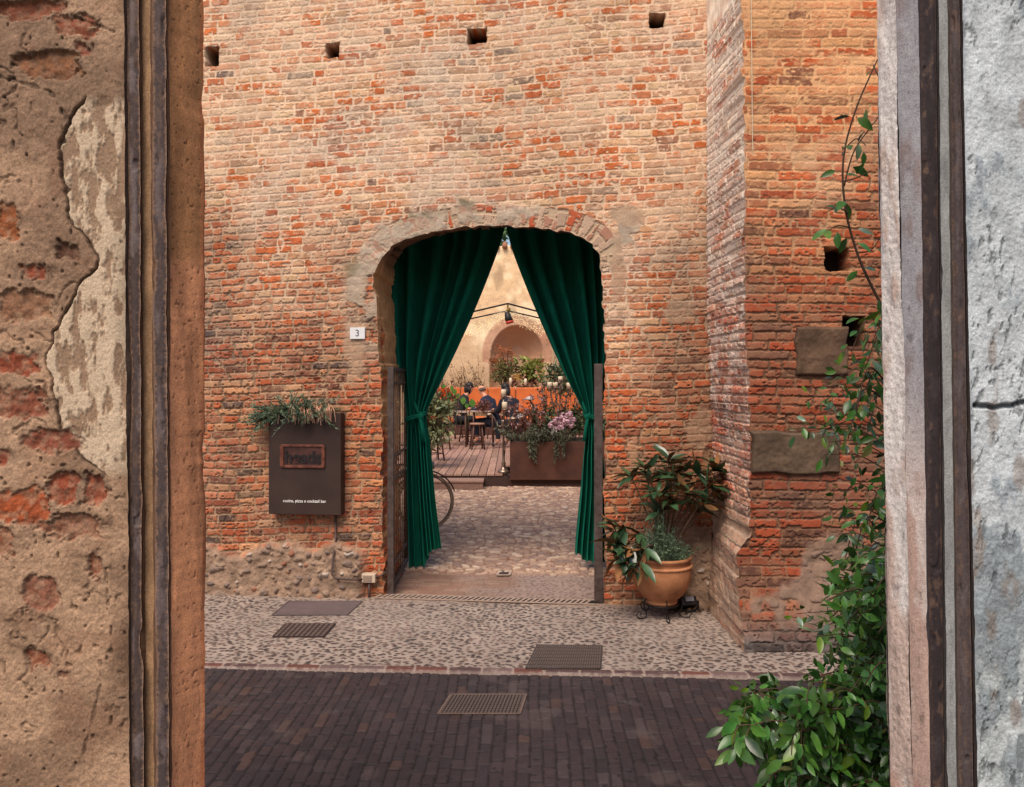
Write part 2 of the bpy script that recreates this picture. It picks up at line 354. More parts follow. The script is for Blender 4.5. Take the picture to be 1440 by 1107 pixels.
# ---- the big wall
def big_wall():
    root = empty('brick_wall', (-.2, 6.3, 0), 'tall old wall of worn orange and pink bricks pierced by the arched gateway', 'brick wall')
    s = axis((-9., -2.6, .05), (-2.6, 1.56, .0043)); z = axis((-.04, 4.9, .0043), (4.9, 5.4, .05))
    S, Z = np.meshgrid(s, z, indexing='ij'); S = S.astype(np.float32); Z = Z.astype(np.float32)
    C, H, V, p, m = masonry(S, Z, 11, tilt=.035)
    # archway distance field (only near the arch)
    d = np.full(S.shape, 9., np.float32); bx = S.copy(); bz = Z.copy(); ba = S*0
    i0, i1 = np.searchsorted(s, [-1.75, 1.35]); j1 = np.searchsorted(z, 3.6)
    dd, x_, z_, a_ = arch_sdf(S[i0:i1, :j1], Z[i0:i1, :j1]); d[i0:i1, :j1] = dd; bx[i0:i1, :j1] = x_; bz[i0:i1, :j1] = z_; ba[i0:i1, :j1] = a_
    a_l = ara[np.argmax(AD[:, 1] > 2.60)]; a_r = ara[len(AD)-1-np.argmax(AD[::-1, 1] > 2.60)]
    on = (ba > a_l) & (ba < a_r) & (d < .6)
    # ring of bricks on edge
    dv, q1, q2, q3, tl = bricks(d+.03, ba+.02*vn(S*6, Z*6, 5), .058, .21, 81, jm=.008, rough=.008)
    vm = ss(dv, -.002, .004)
    vc = mixc(lin((205, 176, 146))*(.8+.4*fbm(S*18, Z*18, 83))[..., None], palette(q1, [(.3, (196, 96, 62)), (.6, (188, 136, 112)), (1.1, (206, 172, 146))])*(.8+.3*q2)[..., None], vm)
    wd = .16+.04*fbm(ba*3, ba*0, 85)
    ring = on*ss(wd-d, 0, .012)
    C = mixc(C, vc, ring); H = mix(H, (vm-1)*.008+q2*.004, ring)
    # lime render left on the arch band and on the left jamb, mossy on its upper edge
    cxx = (S+.19)/1.0
    pl = fbm(S*4.2, Z*4.2, 90, 5)+.28*ss(-cxx, -.1, .55)-.26*ss(cxx, .05, .5)+.05
    bw = .15+.12*fbm(S*3, Z*3, 91)-.05*ss(cxx, 0, .4)
    plm = on*ss(bw-d+(fbm(S*16, Z*16, 94, 3)-.5)*.10, -.02, .05)*ss(pl, .45, .56)*(.55+.45*ss(fbm(S*12, Z*24, 87, 3), .40, .58))
    jl = ss(S, -1.42+.1*fbm(S*5, Z*5, 92)-.05, -1.31)*ss(-S, .5, .6)*ss(Z, 1.8, 2.2)*ss(2.74-Z, 0, .06)*ss(fbm(S*7, Z*9, 93)+.12, .46, .58)
    plm = np.maximum(plm, jl*.85)
    extra = ss(.16-np.hypot((S-.87)/1.2, Z-2.94), 0, .05)*ss(fbm(S*9, Z*9, 95), .38, .5)
    plm = np.maximum(plm, extra)
    n1 = fbm(S*12, Z*12, 96, 5)
    pc = lin((198, 176, 154))*(.62+.7*n1)[..., None]
    moss = on*ss(d, .09, .2)*ss(fbm(S*6, Z*6, 97, 4)-.1*ss(cxx, .1, .5), .40, .56)*ss(.45-cxx, 0, .2)
    pc = mixc(pc, lin((118, 108, 82))*(.55+.8*n1)[..., None], moss*.85)
    C = mixc(C, pc, plm); H = mix(H, .004+(fbm(S*15, Z*15, 98, 4)-.5)*.016, plm)
    # patches of render elsewhere
    for (px, py, rx, ry) in ((878, 305, 26, 18), (500, 500, 20, 70), (868, 380, 14, 60), (960, 440, 30, 22), (985, 610, 22, 40), (890, 640, 9, 30)):
        q = wall_pt(px, py); sq = wall_s(px); e = 1-np.hypot((S-sq)/(rx/177), (Z-q.z)/(ry/177))
        mk = ss(e+(fbm(S*8, Z*8, 100+px)-.5)*1.3, .05, .45)*.8
        C = mixc(C, lin((196, 162, 134))*(.7+.5*n1)[..., None], mk); H = mix(H, (fbm(S*20, Z*20, 99)-.5)*.012, mk*.8)
    # darker zone towards the inner corner
    corner_dk = ss(S+(fbm(S*2, Z*2, 101)-.5)*.6, .75, 1.4)*ss(3.9-Z, 0, 1.2)
    C = C*(1-.26*corner_dk)[..., None]
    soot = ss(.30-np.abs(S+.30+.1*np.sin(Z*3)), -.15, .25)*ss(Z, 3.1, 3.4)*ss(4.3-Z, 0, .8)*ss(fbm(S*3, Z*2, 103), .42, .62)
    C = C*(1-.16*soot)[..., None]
    # lower wall and jambs are cleaner and redder
    red = ss(.30-np.abs(d-.0), 0, .1)*ss(1.75-Z, 0, .25)
    C = C*mix(1, np.array([1.04, .92, .84], np.float32), (red*m)[..., None])
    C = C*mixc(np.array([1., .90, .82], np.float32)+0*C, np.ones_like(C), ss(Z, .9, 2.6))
    # rubble footing
    edge = .20+.32*fbm(S*2.2, Z*0, 111, 4)+.05*(fbm(S*14, Z*14, 113)-.5)
    low = np.where(S < -1.14, ss(edge-Z, -.01, .05), 0)*ss(-1.2-S+.5*(.3-Z)*0, -.05, .05)
    low = np.maximum(low, ss(S, 1.02, 1.12)*ss(.60+.1*fbm(S*3, Z*0, 112)-Z, -.01, .05))
    rc, rh = rubble(S, Z, 120)
    C = mixc(C, rc, low); H = mix(H, rh+.03+.05*(1-Z/.6), low)
    # putlog holes
    for (x0, y0, x1, y1) in ((289, 66, 308, 94), (458, 61, 477, 82), (657, 41, 684, 62), (913, 19, 935, 40)):
        sa, sb = wall_s(x0), wall_s(x1); zb, za = wall_pt(x0, y0).z, wall_pt(x0, y1).z
        e = np.minimum(np.minimum(S-sa, sb-S), np.minimum(Z-za, zb-Z))+(vn(S*30, Z*30, 130)-.5)*.014
        k = ss(e, 0, .006); H = mix(H, -.22+0*H, k); C = mixc(C, lin((70, 45, 32))*(.4+.8*n1)[..., None], k)
        rim = ss(e, -.02, -.004)*(1-k); C = C*(1-.15*rim)[..., None]
    # snap the grid to the arch outline and cut the opening
    cell = .0043; ins = (d < 0) & (d > -cell*2.2); S2 = np.where(ins, bx, S); Z2 = np.where(ins, bz, Z)
    H = H*np.clip(np.abs(d)/.014, 0, 1); H = np.where(d < 0, 0, H)
    H = H*ss(1.56-S, 0, .02)
    P = wall_P(S2, Z2, H)
    out = d >= 0
    keep = out[:-1, :-1] | out[1:, :-1] | out[1:, 1:] | out[:-1, 1:]
    C = C*K
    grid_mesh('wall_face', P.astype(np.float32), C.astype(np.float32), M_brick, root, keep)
    # ---- reveal and soffit of the archway: follows the outline, 0.75 m deep
    nd = 110; T = np.linspace(0, .75, nd); A = densify(AD, .009)
    tg = np.gradient(A, axis=0); tg /= np.linalg.norm(tg, axis=1)[:, None]+1e-9
    nrm = np.stack([-tg[:, 1], tg[:, 0]], -1)
    aa = np.concatenate([[0], np.cumsum(np.linalg.norm(np.diff(A, axis=0), axis=1))])
    U, TT = np.meshgrid(aa, T, indexing='ij'); AS = np.repeat(A[:, 0:1], nd, 1); AZ = np.repeat(A[:, 1:2], nd, 1)
    U = U.astype(np.float32); TT = TT.astype(np.float32)
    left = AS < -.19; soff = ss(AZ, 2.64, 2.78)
    dvv, r1, r2, r3, tl = bricks(TT+.07, AZ-.035*AS+0*TT, .061, .15, 141); mm = ss(dvv, -.001, .004)
    bc = palette(r1, [(.3, (176, 78, 42)), (.6, (190, 104, 62)), (.8, (150, 84, 58)), (1.1, (196, 140, 98))])
    pa = lin((196, 146, 100))*(.6+.7*fbm(TT*16, AZ*16, 143, 4))[..., None]
    sp = np.where(left, ss(fbm(TT*5+3, AZ*4, 144, 4)+.32*ss(AZ, .9, 1.9)-.15*ss(.25-TT, 0, .2), .52, .62), .5)
    c = mixc(mixc(lin((168, 124, 90))+0*bc, bc, mm), pa, sp)
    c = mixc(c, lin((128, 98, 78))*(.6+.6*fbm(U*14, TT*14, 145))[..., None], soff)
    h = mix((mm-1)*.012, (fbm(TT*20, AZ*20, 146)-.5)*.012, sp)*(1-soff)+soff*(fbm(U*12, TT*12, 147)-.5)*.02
    e = np.clip(TT/.014, 0, 1)
    h = h*e+TT*0
    splay = np.where(left, .055, .10)*(TT/.75)*(1-soff)+soff*.135*ss(TT, 0, .6)
    off = -h*1+splay                                                # grows the opening towards the back
    SS = AS+nrm[:, 0:1]*off; ZZ = AZ+nrm[:, 1:2]*off*soff
    P = np.stack([SS*CT+TT*ST*1, Y0-SS*ST+TT*CT, ZZ], -1)
    o = grid_mesh('archway', P.astype(np.float32), (c*K*np.where(left, 1.6, 1.)[..., None]).astype(np.float32), M_brick, root)  # left reveal raised in colour so it looks more lit
    # ---- back of the wall towards the courtyard
    mb = MB(); B = .76
    def bx_(s0, s1, z0, z1):
        vs = [(s*CT+t*ST, Y0-s*ST+t*CT, zz) for zz in (z0, z1) for s, t in ((s0, B-.03), (s1, B-.03), (s1, B+.02), (s0, B+.02))]
        mb.add(vs, [(3, 2, 1, 0), (4, 5, 6, 7), (0, 1, 5, 4), (1, 2, 6, 5), (2, 3, 7, 6), (3, 0, 4, 7)])
    bx_(-9, AP[:, 0].min()-.09, 0, 5.4); bx_(AP[:, 0].max()+.13, 4.2, 0, 5.4); bx_(AP[:, 0].min()-.088, AP[:, 0].max()+.128, 3.26, 5.399)
    mb.build('back_face', pmat('courtyard side render', (176, 140, 108), .9, scale=4), root)
    mb = MB(); vs = [(s*CT+t*ST, Y0-s*ST+t*CT, zz) for zz in (5.4, 5.48) for s, t in ((-9, -.06), (4.2, -.06), (4.2, B+.06), (-9, B+.06))]
    mb.add(vs, [(3, 2, 1, 0), (4, 5, 6, 7), (0, 1, 5, 4), (1, 2, 6, 5), (2, 3, 7, 6), (3, 0, 4, 7)])
    mb.build('coping', pmat('coping tiles', (150, 92, 66), .9, scale=12), root)
    return root
big_wall()
# ---- buttress
BY = 5.23
def butt_x(z):        # left edge of the buttress
    return 1.560+.045*ss(z, 1.2, 0)*0-.02*ss(z, 2.3, 4.5)+.03*ss(2.2-z, 0, .8)-.095*ss(.72-z, 0, .16)+0*z
def butt_y(z): return BY-.20*ss(.62-z, 0, .62)
def buttress():
    root = empty('brick_buttress', (2.4, 5.6, 0), 'square brick buttress with a spreading foot, standing out beside the pot', 'buttress')
    z = axis((-.04, 4.4, .0047), (4.4, 5.4, .05)).astype(np.float32)
    row = np.floor(z/.063).astype(int)
    ar = (hsh(row, row*0, 201)-.5)*.022+(vn(z*22, z*0, 202)-.5)*.014; ar = ar*ss(z, 0, .1)
    ex = butt_x(z)+ar; ey = butt_y(z)+(vn(z*9, z*0+1, 203)-.5)*.010
    # front face
    x = axis((0, 1.15, .0047), (1.15, 2.6, .05)).astype(np.float32)
    U, Z = np.meshgrid(x, z, indexing='ij'); X = U+np.repeat(ex[None], len(x), 0)*(1-U/2.6)+1.56*U/2.6
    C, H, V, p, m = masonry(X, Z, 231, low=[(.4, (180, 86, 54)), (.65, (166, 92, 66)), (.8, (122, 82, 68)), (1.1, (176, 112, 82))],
        up=[(.45, (200, 104, 62)), (.7, (208, 134, 90)), (.85, (172, 108, 76)), (1.1, (220, 164, 116))], mlow=(160, 118, 94), mup=(222, 174, 132), hrow=.063, len_=.21, zp=(2.0, 4.2), smear=.7); bt = ss(3.0-Z, -.5, 1.6); C = C*(1-.14*bt)[..., None]*np.array([1.06, .98, .88], np.float32)  # warm bounce glow on the upper front is painted as orange mortar
    n1 = fbm(X*13, Z*13, 240, 4)
    foot = ss(.60+.22*fbm(X*2.5, Z*0, 241)-Z, -.02, .08)*ss(fbm(X*3.5, Z*3.5, 242)+.38*ss(X, 1.85, 2.2)-.24, .38, .48)
    rc, rh = rubble(X, Z, 250, 9.); rc = mixc(rc, lin((132, 104, 90))*(.45+.95*n1)[..., None], .55+0*n1)
    C = mixc(C, rc, foot); H = mix(H, .01+rh*.6, foot)
    gr = ss(.28-Z, 0, .25); C = mixc(C, C.mean(-1, keepdims=True)*np.array([.82, .74, .70], np.float32), gr*.8)
    for (x0, y0, x1, y1) in ((1160, 348, 1195, 381), (1185, 444, 1218, 487)):
        a, b = W(x0, y0, BY), W(x1, y1, BY); e = np.minimum(np.minimum(X-a.x, b.x-X), np.minimum(Z-b.z, a.z-Z))+(vn(X*30, Z*30, 130)-.5)*.014
        k = ss(e, 0, .006); H = mix(H, -.2+0*H, k); C = mixc(C, lin((56, 38, 28))*(.4+.8*n1)[..., None], k)
    H = H*np.clip(U/.016, 0, 1)
    Yf = np.repeat(ey[None], len(x), 0)-H
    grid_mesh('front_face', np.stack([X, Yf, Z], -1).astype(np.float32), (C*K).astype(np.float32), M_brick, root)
    # side face
    t = np.linspace(0, 1, 150).astype(np.float32); T, Z = np.meshgrid(t, z, indexing='ij')
    x0 = 1.50-.0*z+.045*ss(2.3-z, 0, 1.2)-.05*ss(.6-z, 0, .5); y0 = np.full_like(z, 6.03)
    L = .82; U = T*L; 
    C, H, V, p, m = masonry(U+7, Z, 261, low=[(.4, (200, 108, 84)), (.65, (180, 114, 98)), (.8, (150, 108, 98)), (1.1, (206, 146, 122))],
        up=[(.4, (208, 156, 132)), (.7, (216, 184, 164)), (1.1, (236, 216, 200))], mlow=(206, 178, 164), mup=(255, 244, 232), hrow=.063, len_=.20, zp=(1.4, 3.2), smear=.4)
    lim = ss(fbm(U*9, Z*14, 262, 4)+.12*ss(Z, 1.5, 3.6), .46, .62)*.6; C = mixc(C, lin((222, 208, 202))+0*C, lim*ss(Z, .9, 1.9))  # whitening upwards holds painted sky light along with the lime
    n1 = fbm(U*13, Z*13, 263, 4)
    foot = ss(.80+.25*fbm(U*2.5, Z*0, 264)-Z, -.02, .1)
    rc = lin((172, 146, 130))*(.55+.8*n1)[..., None]; C = mixc(C, rc, foot*.75); H = mix(H*1.4, (fbm(U*14, Z*14, 265)-.5)*.035, foot*.8)
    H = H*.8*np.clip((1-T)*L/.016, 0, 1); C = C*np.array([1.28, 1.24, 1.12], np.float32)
    X = np.repeat(x0[None], 150, 0)*(1-T)+np.repeat(ex[None], 150, 0)*T-H; Y = np.repeat(y0[None], 150, 0)*(1-T)+np.repeat(ey[None], 150, 0)*T
    grid_mesh('side_face', np.stack([X, Y, Z], -1).astype(np.float32), (C*K).astype(np.float32), M_brick, root, flip=True)
    def block(name, x0, y0, x1, y1, seed, rgb):
        a, b = W(x0, y0, BY), W(x1, y1, BY); xs = np.linspace(a.x, b.x, 70); zs = np.linspace(b.z, a.z, 50)
        X, Z = np.meshgrid(xs, zs, indexing='ij'); X = X.astype(np.float32); Z = Z.astype(np.float32)
        e = np.minimum(np.minimum(X-a.x, b.x-X), np.minimum(Z-b.z, a.z-Z))
        H = .018*ss(e, 0, .018)-.02*(1-ss(e, 0, .006))+(fbm(X*9, Z*9, seed)-.5)*.014; X2 = X+(vn(Z*12, X*0, seed)-.5)*.02; Z2 = Z+(vn(X*8, Z*0, seed+1)-.5)*.018
        C = lin(rgb)*(.35+.9*fbm(X*9, Z*9, seed+2, 5))[..., None]*(.8+.4*fbm(X*60, Z*60, seed+5, 3))[..., None]; H = H+(fbm(X*40, Z*40, seed+6, 3)-.5)*.008; C = C*(1-.3*ss(.012-e, 0, .01))[..., None]
        tag(grid_mesh(name, np.stack([X2, BY-H-.006, Z2], -1).astype(np.float32), (C*K).astype(np.float32), M_brick, root), 'rough brown stone block set in the brickwork')
    block('stone_block', 1117, 459, 1192, 529, 271, (118, 90, 70)); block('stone_block', 1056, 606, 1181, 667, 281, (112, 90, 72))
    mb = MB(); mb.box((2.9, 6.0, 2.7), (2.4, .06, 5.4)); mb.build('core', M_brick, root)
buttress()
mb = MB(); mb.tube([W(1056+i*.25, -60+i*30, BY-.02) for i in range(10)], .0028, 6)
tag(mb.build('cable', pmat('pale cable', (220, 200, 170), .6)), 'thin pale cable running down the corner of the buttress', 'cable')
# ================================================================== GROUND
def kerb_y(x): return 4.688-.0477*x
mg = MB(); mg.add([(-150, -60, -.05), (150, -60, -.05), (150, 200, -.05), (-150, 200, -.05)], [(0, 1, 2, 3)])
tag(mg.build('ground', pmat('dusty ground', (104, 92, 84), .95, scale=3, var=.2)), kind='structure')
def pavement():
    x = axis((-9, -2.6, .06), (-2.6, 2.3, .0056), (2.3, 4.5, .06)).astype(np.float32); q = np.linspace(0, 1, 300).astype(np.float32)
    X, Q = np.meshgrid(x, q, indexing='ij'); ya = kerb_y(X)-.0; yb = Y0-X*ST/CT+.12; yb = np.where(X > 1.35, 6.3, yb); Y = ya+(yb-ya)*Q
    e = Y-ya
    a = .35*np.sin(X*1.1+.5)+.3*np.sin(Y*2); wx = X+(fbm(X*2, Y*2, 300)-.5)*.12; wy = Y+(fbm(X*2, Y*2, 301)-.5)*.12
    sx = wx*cos(.35)-wy*sin(.35); sy = wx*sin(.35)+wy*cos(.35)
    f1, f2, i = voro(sx*24, sy*27, 302, .9)
    sz = .29+.18*hsh(np.floor(i*9999).astype(int), (i*0).astype(int), 303)
    dd = sz-f1+(vn(X*90, Y*90, 304)-.5)*.10; m = ss(dd, -.03, .07)
    near = ss(yb-Y+(fbm(X*3, Y*3, 306)-.5)*.3, .10, .28)            # swept mortar close to the wall
    worn = ss(fbm(X*1.3, Y*1.6, 307, 4), .40, .55)
    m = m*mix(.35, 1., near)*mix(.8, 1, worn)
    peb = palette(i, [(.4, (86, 72, 68)), (.7, (104, 86, 78)), (.9, (128, 104, 92)), (1.1, (72, 62, 60))])*(.8+.4*vn(X*40, Y*40, 309))[..., None]
    mo = lin((172, 154, 142))*(.72+.5*fbm(X*9, Y*9, 305, 5))[..., None]*(.85+.3*fbm(X*1.2, Y*1.2, 308, 3))[..., None]
    mo = mixc(mo, lin((170, 140, 118))*(.8+.3*fbm(X*7, Y*7, 311))[..., None], ss(.35-(yb-Y), 0, .25)*.6)
    C = mixc(mo, peb, m); H = m*.006*np.sqrt(np.clip(dd, 0, 1))*1.6+(fbm(X*1.5, Y*1.5, 310)-.5)*.014
    # border course of long bricks
    bl, r1, r2, r3, tl = bricks(X, e+.001, .066, .215, 320, jm=.005, jit=.08, rough=.003)
    bm_ = ss(bl, -.001, .004)*ss(.064-e, 0, .003); strip = ss(.067-e, 0, .004)
    bc = palette(r1, [(.45, (96, 72, 70)), (.75, (118, 74, 64)), (1.1, (124, 100, 96))])*(.7+.5*fbm(X*20, Y*20, 321))[..., None]
    C = mixc(C, mixc(lin((168, 146, 134))+0*C, bc, bm_), strip); H = mix(H, bm_*.005, strip)
    H = H-.02*ss(.006-e, 0, .005)
    al = mix(.85, .6, m)[..., None]
    tag(grid_mesh('pavement', np.stack([X, Y, H], -1).astype(np.float32), np.concatenate([C*K, al], -1).astype(np.float32), M_ground), kind='structure')
pavement()
def road():
    x = axis((-9, -2.4, .06), (-2.4, 2.4, .007), (2.4, 9, .06)).astype(np.float32); q = np.concatenate([np.linspace(0, .52, 40)[:-1], np.linspace(.52, 1, 270)]).astype(np.float32)
    X, Q = np.meshgrid(x, q, indexing='ij'); Y = 1.3+(kerb_y(X)+.004-1.3)*Q
    e = kerb_y(X)-Y
    xx = X+.02*e+(fbm(X*.8, Y*.8, 330, 3)-.5)*.12+(vn(X*4, Y*4, 331)-.5)*.01
    d, r1, r2, r3, tl = bricks(Y+(vn(X*3, Y*3, 329)-.5)*.01, xx, .060, .135, 332, jm=.003, jit=.30, rough=.003)
    m = ss(d, -.001, .003)
    bc = palette(r1, [(.45, (84, 69, 70)), (.7, (90, 74, 74)), (.9, (78, 66, 69)), (.95, (104, 80, 74)), (1.1, (94, 80, 80))])*(.9+.2*r2)[..., None]*(.75+.5*fbm(X*25, Y*25, 333))[..., None]
    C = mixc(lin((54, 45, 46))+0*bc, bc, m)*(.7+.55*fbm(X*1.4, Y*1.4, 334, 4))[..., None]
    dust = ss(fbm(X*6, Y*6, 335, 5), .60, .75)*.22; C = mixc(C, lin((150, 130, 124))+0*C, dust)
    H = (m-1)*.007+m*((r2-.5)*.004+tl*.3)+(fbm(X*1.2, Y*1.2, 336)-.5)*.016-.014
    al = mix(.9, .55+.2*fbm(X*4, Y*4, 337), m)[..., None]
    tag(grid_mesh('road', np.stack([X, Y, H], -1).astype(np.float32), np.concatenate([C*.50, al], -1).astype(np.float32), M_ground), kind='structure')
road()
def courtyard():
    x = axis((-5, -1.6, .05), (-1.6, 1.3, .0085), (1.3, 6, .05)).astype(np.float32); q = axis((0, 7.2, .011)).astype(np.float32)
    X, Q = np.meshgrid(x, q, indexing='ij'); Y = Y0-X*ST/CT+.122+Q
    thr = ss(.70+.25*fbm(X*3, Y*3, 340)-Q, 0, .2)                 # worn paving under the archway
    wx = X+(fbm(X*2.5, Y*2.5, 341)-.5)*.2; wy = Y+(fbm(X*2.5, Y*2.5, 342)-.5)*.2
    f1, f2, i = voro(wx*12.5, wy*15, 343, .95); ed = f2-f1
    m = ss(ed+(vn(X*50, Y*50, 344)-.5)*.08, .06, .22)
    st = palette(i, [(.3, (202, 166, 142)), (.55, (184, 148, 128)), (.75, (216, 180, 154)), (.9, (166, 138, 126)), (1.1, (232, 202, 176))])*(.7+.5*fbm(X*20, Y*20, 345))[..., None]
    C = mixc(lin((150, 108, 84))+0*st, st, m)
    H = m*.012*(1+i)+(fbm(X, Y, 346)-.5)*.02
    d, r1, r2, r3, tl = bricks(X, Y+.1*X, .062, .2, 347, jm=.004, rough=.004); bm_ = ss(d, -.001, .004)
    tcol = mixc(lin((140, 110, 94))+0*C, palette(r1, [(.5, (156, 116, 96)), (1.1, (166, 132, 112))]), bm_)*(.65+.6*fbm(X*7, Y*7, 348, 5))[..., None]
    p2 = ss(X+(fbm(X*2, Y*2, 349)-.5)*1.6, -.6, .3); pebf, _, pi_ = voro(X*22, Y*22, 350); pm = ss(.34-pebf, 0, .08)
    tcol = mixc(tcol, mixc(lin((168, 150, 142))+0*C, lin((110, 92, 88))+0*C, pm), p2*.6)
    C = mixc(C, tcol, thr); H = mix(H, (bm_-1)*.003+(fbm(X*5, Y*5, 351)-.5)*.006, thr)
    tag(grid_mesh('courtyard_paving', np.stack([X, Y, H], -1).astype(np.float32), (C*K).astype(np.float32), M_ground), kind='structure')
courtyard()
# ================================================================== NEAR GATEWAY WALLS
def ramp_pts(prof, z):
    """prof entries: (px at image top, px at image bottom, Y) -> x of the vertical edge at heights z"""
    out = []
    for (a, b, Y) in prof:
        zt, zb = EYE+HY/F*Y, EYE-(1107-HY)/F*Y; t = np.clip((zt-z)/(zt-zb), -1.2, 2.2)
        k = len(out); s_ = (.75 if a < 700 else .38) if .0 < Y < 1.34 and -100 < a < 1500 else 0.
        nz_ = (vn(z*7, z*0+k, 390)-.5)*3+(vn(z*28, z*0+k, 391)-.5)*2.4+(vn(z*120, z*0+k, 392)-.5)*1.2
        ch = ss(vn(z*11, z*0+k*3.3, 393), .74, .9)*(2.5+3*vn(z*90, z*0+k, 394))*(1 if k % 2 else -1)
        out.append(((a+(b-a)*t+(nz_+ch)*s_-CX)/F*Y, np.full_like(z, Y)))
    return out
zn = axis((-.03, 1.05, .02), (1.05, 2.42, .0016), (2.42, 3.7, .03)).astype(np.float32)
def seg(name, A, B, st, fn, root, mat, coarse=None, ends=(1, 1), flipn=1, lab=None):
    (ax, ay), (bx, by) = A, B; L = float(np.hypot(bx-ax, by-ay).mean()); n = max(4, int(L/st)+1)
    t = np.linspace(0, 1, n).astype(np.float32) if coarse is None else coarse.astype(np.float32)
    T, Z = np.meshgrid(t, zn, indexing='ij'); X = ax[None]*(1-T)+bx[None]*T; Y = ay[None]*(1-T)+by[None]*T
    U = T*L; px = CX+F*X/Y; py = HY-F*(Z-EYE)/Y
    C, H = fn(U.astype(np.float32), Z, px.astype(np.float32), py.astype(np.float32), T)
    e = np.ones_like(T)
    if ends[0]: e = e*np.clip(T*L/.006, 0, 1)
    if ends[1]: e = e*np.clip((1-T)*L/.006, 0, 1)
    H = H*e
    nx, ny = (by-ay), -(bx-ax); l = np.hypot(nx, ny); nx, ny = nx/l*flipn, ny/l*flipn
    P = np.stack([X+nx[None]*H, Y+ny[None]*H, Z], -1)
    o = grid_mesh(name, P.astype(np.float32), C.astype(np.float32), mat, root)
    if lab: o['label'] = lab
    return o
# --- left: tan stucco fallen off over brick
LBR = [(40, 12, 46, 16, (150, 84, 58)), (108, 36, 30, 16, (156, 84, 58)), (72, 92, 46, 20, (150, 98, 66)), (6, 312, 18, 26, (168, 92, 48)), (48, 380, 18, 12, (158, 74, 48)),
       (92, 352, 17, 10, (104, 66, 50)), (22, 510, 34, 17, (150, 66, 38)), (30, 428, 40, 24, (150, 104, 76)), (20, 566, 48, 22, (146, 78, 56)), (72, 618, 38, 18, (146, 76, 56)), (2, 648, 9, 14, (150, 70, 48)),
       (22, 712, 46, 26, (178, 82, 40)), (88, 690, 22, 22, (160, 72, 44)), (132, 688, 17, 22, (158, 80, 54)), (108, 742, 38, 18, (152, 100, 76)), (60, 738, 26, 10, (146, 94, 70)), (6, 765, 14, 22, (150, 88, 60)), (134, 798, 12, 16, (150, 78, 52)),
       (56, 834, 28, 26, (156, 98, 76)), (56, 928, 20, 14, (154, 88, 62)), (92, 952, 6, 6, (120, 60, 44)), (118, 70, 9, 9, (140, 70, 50))]
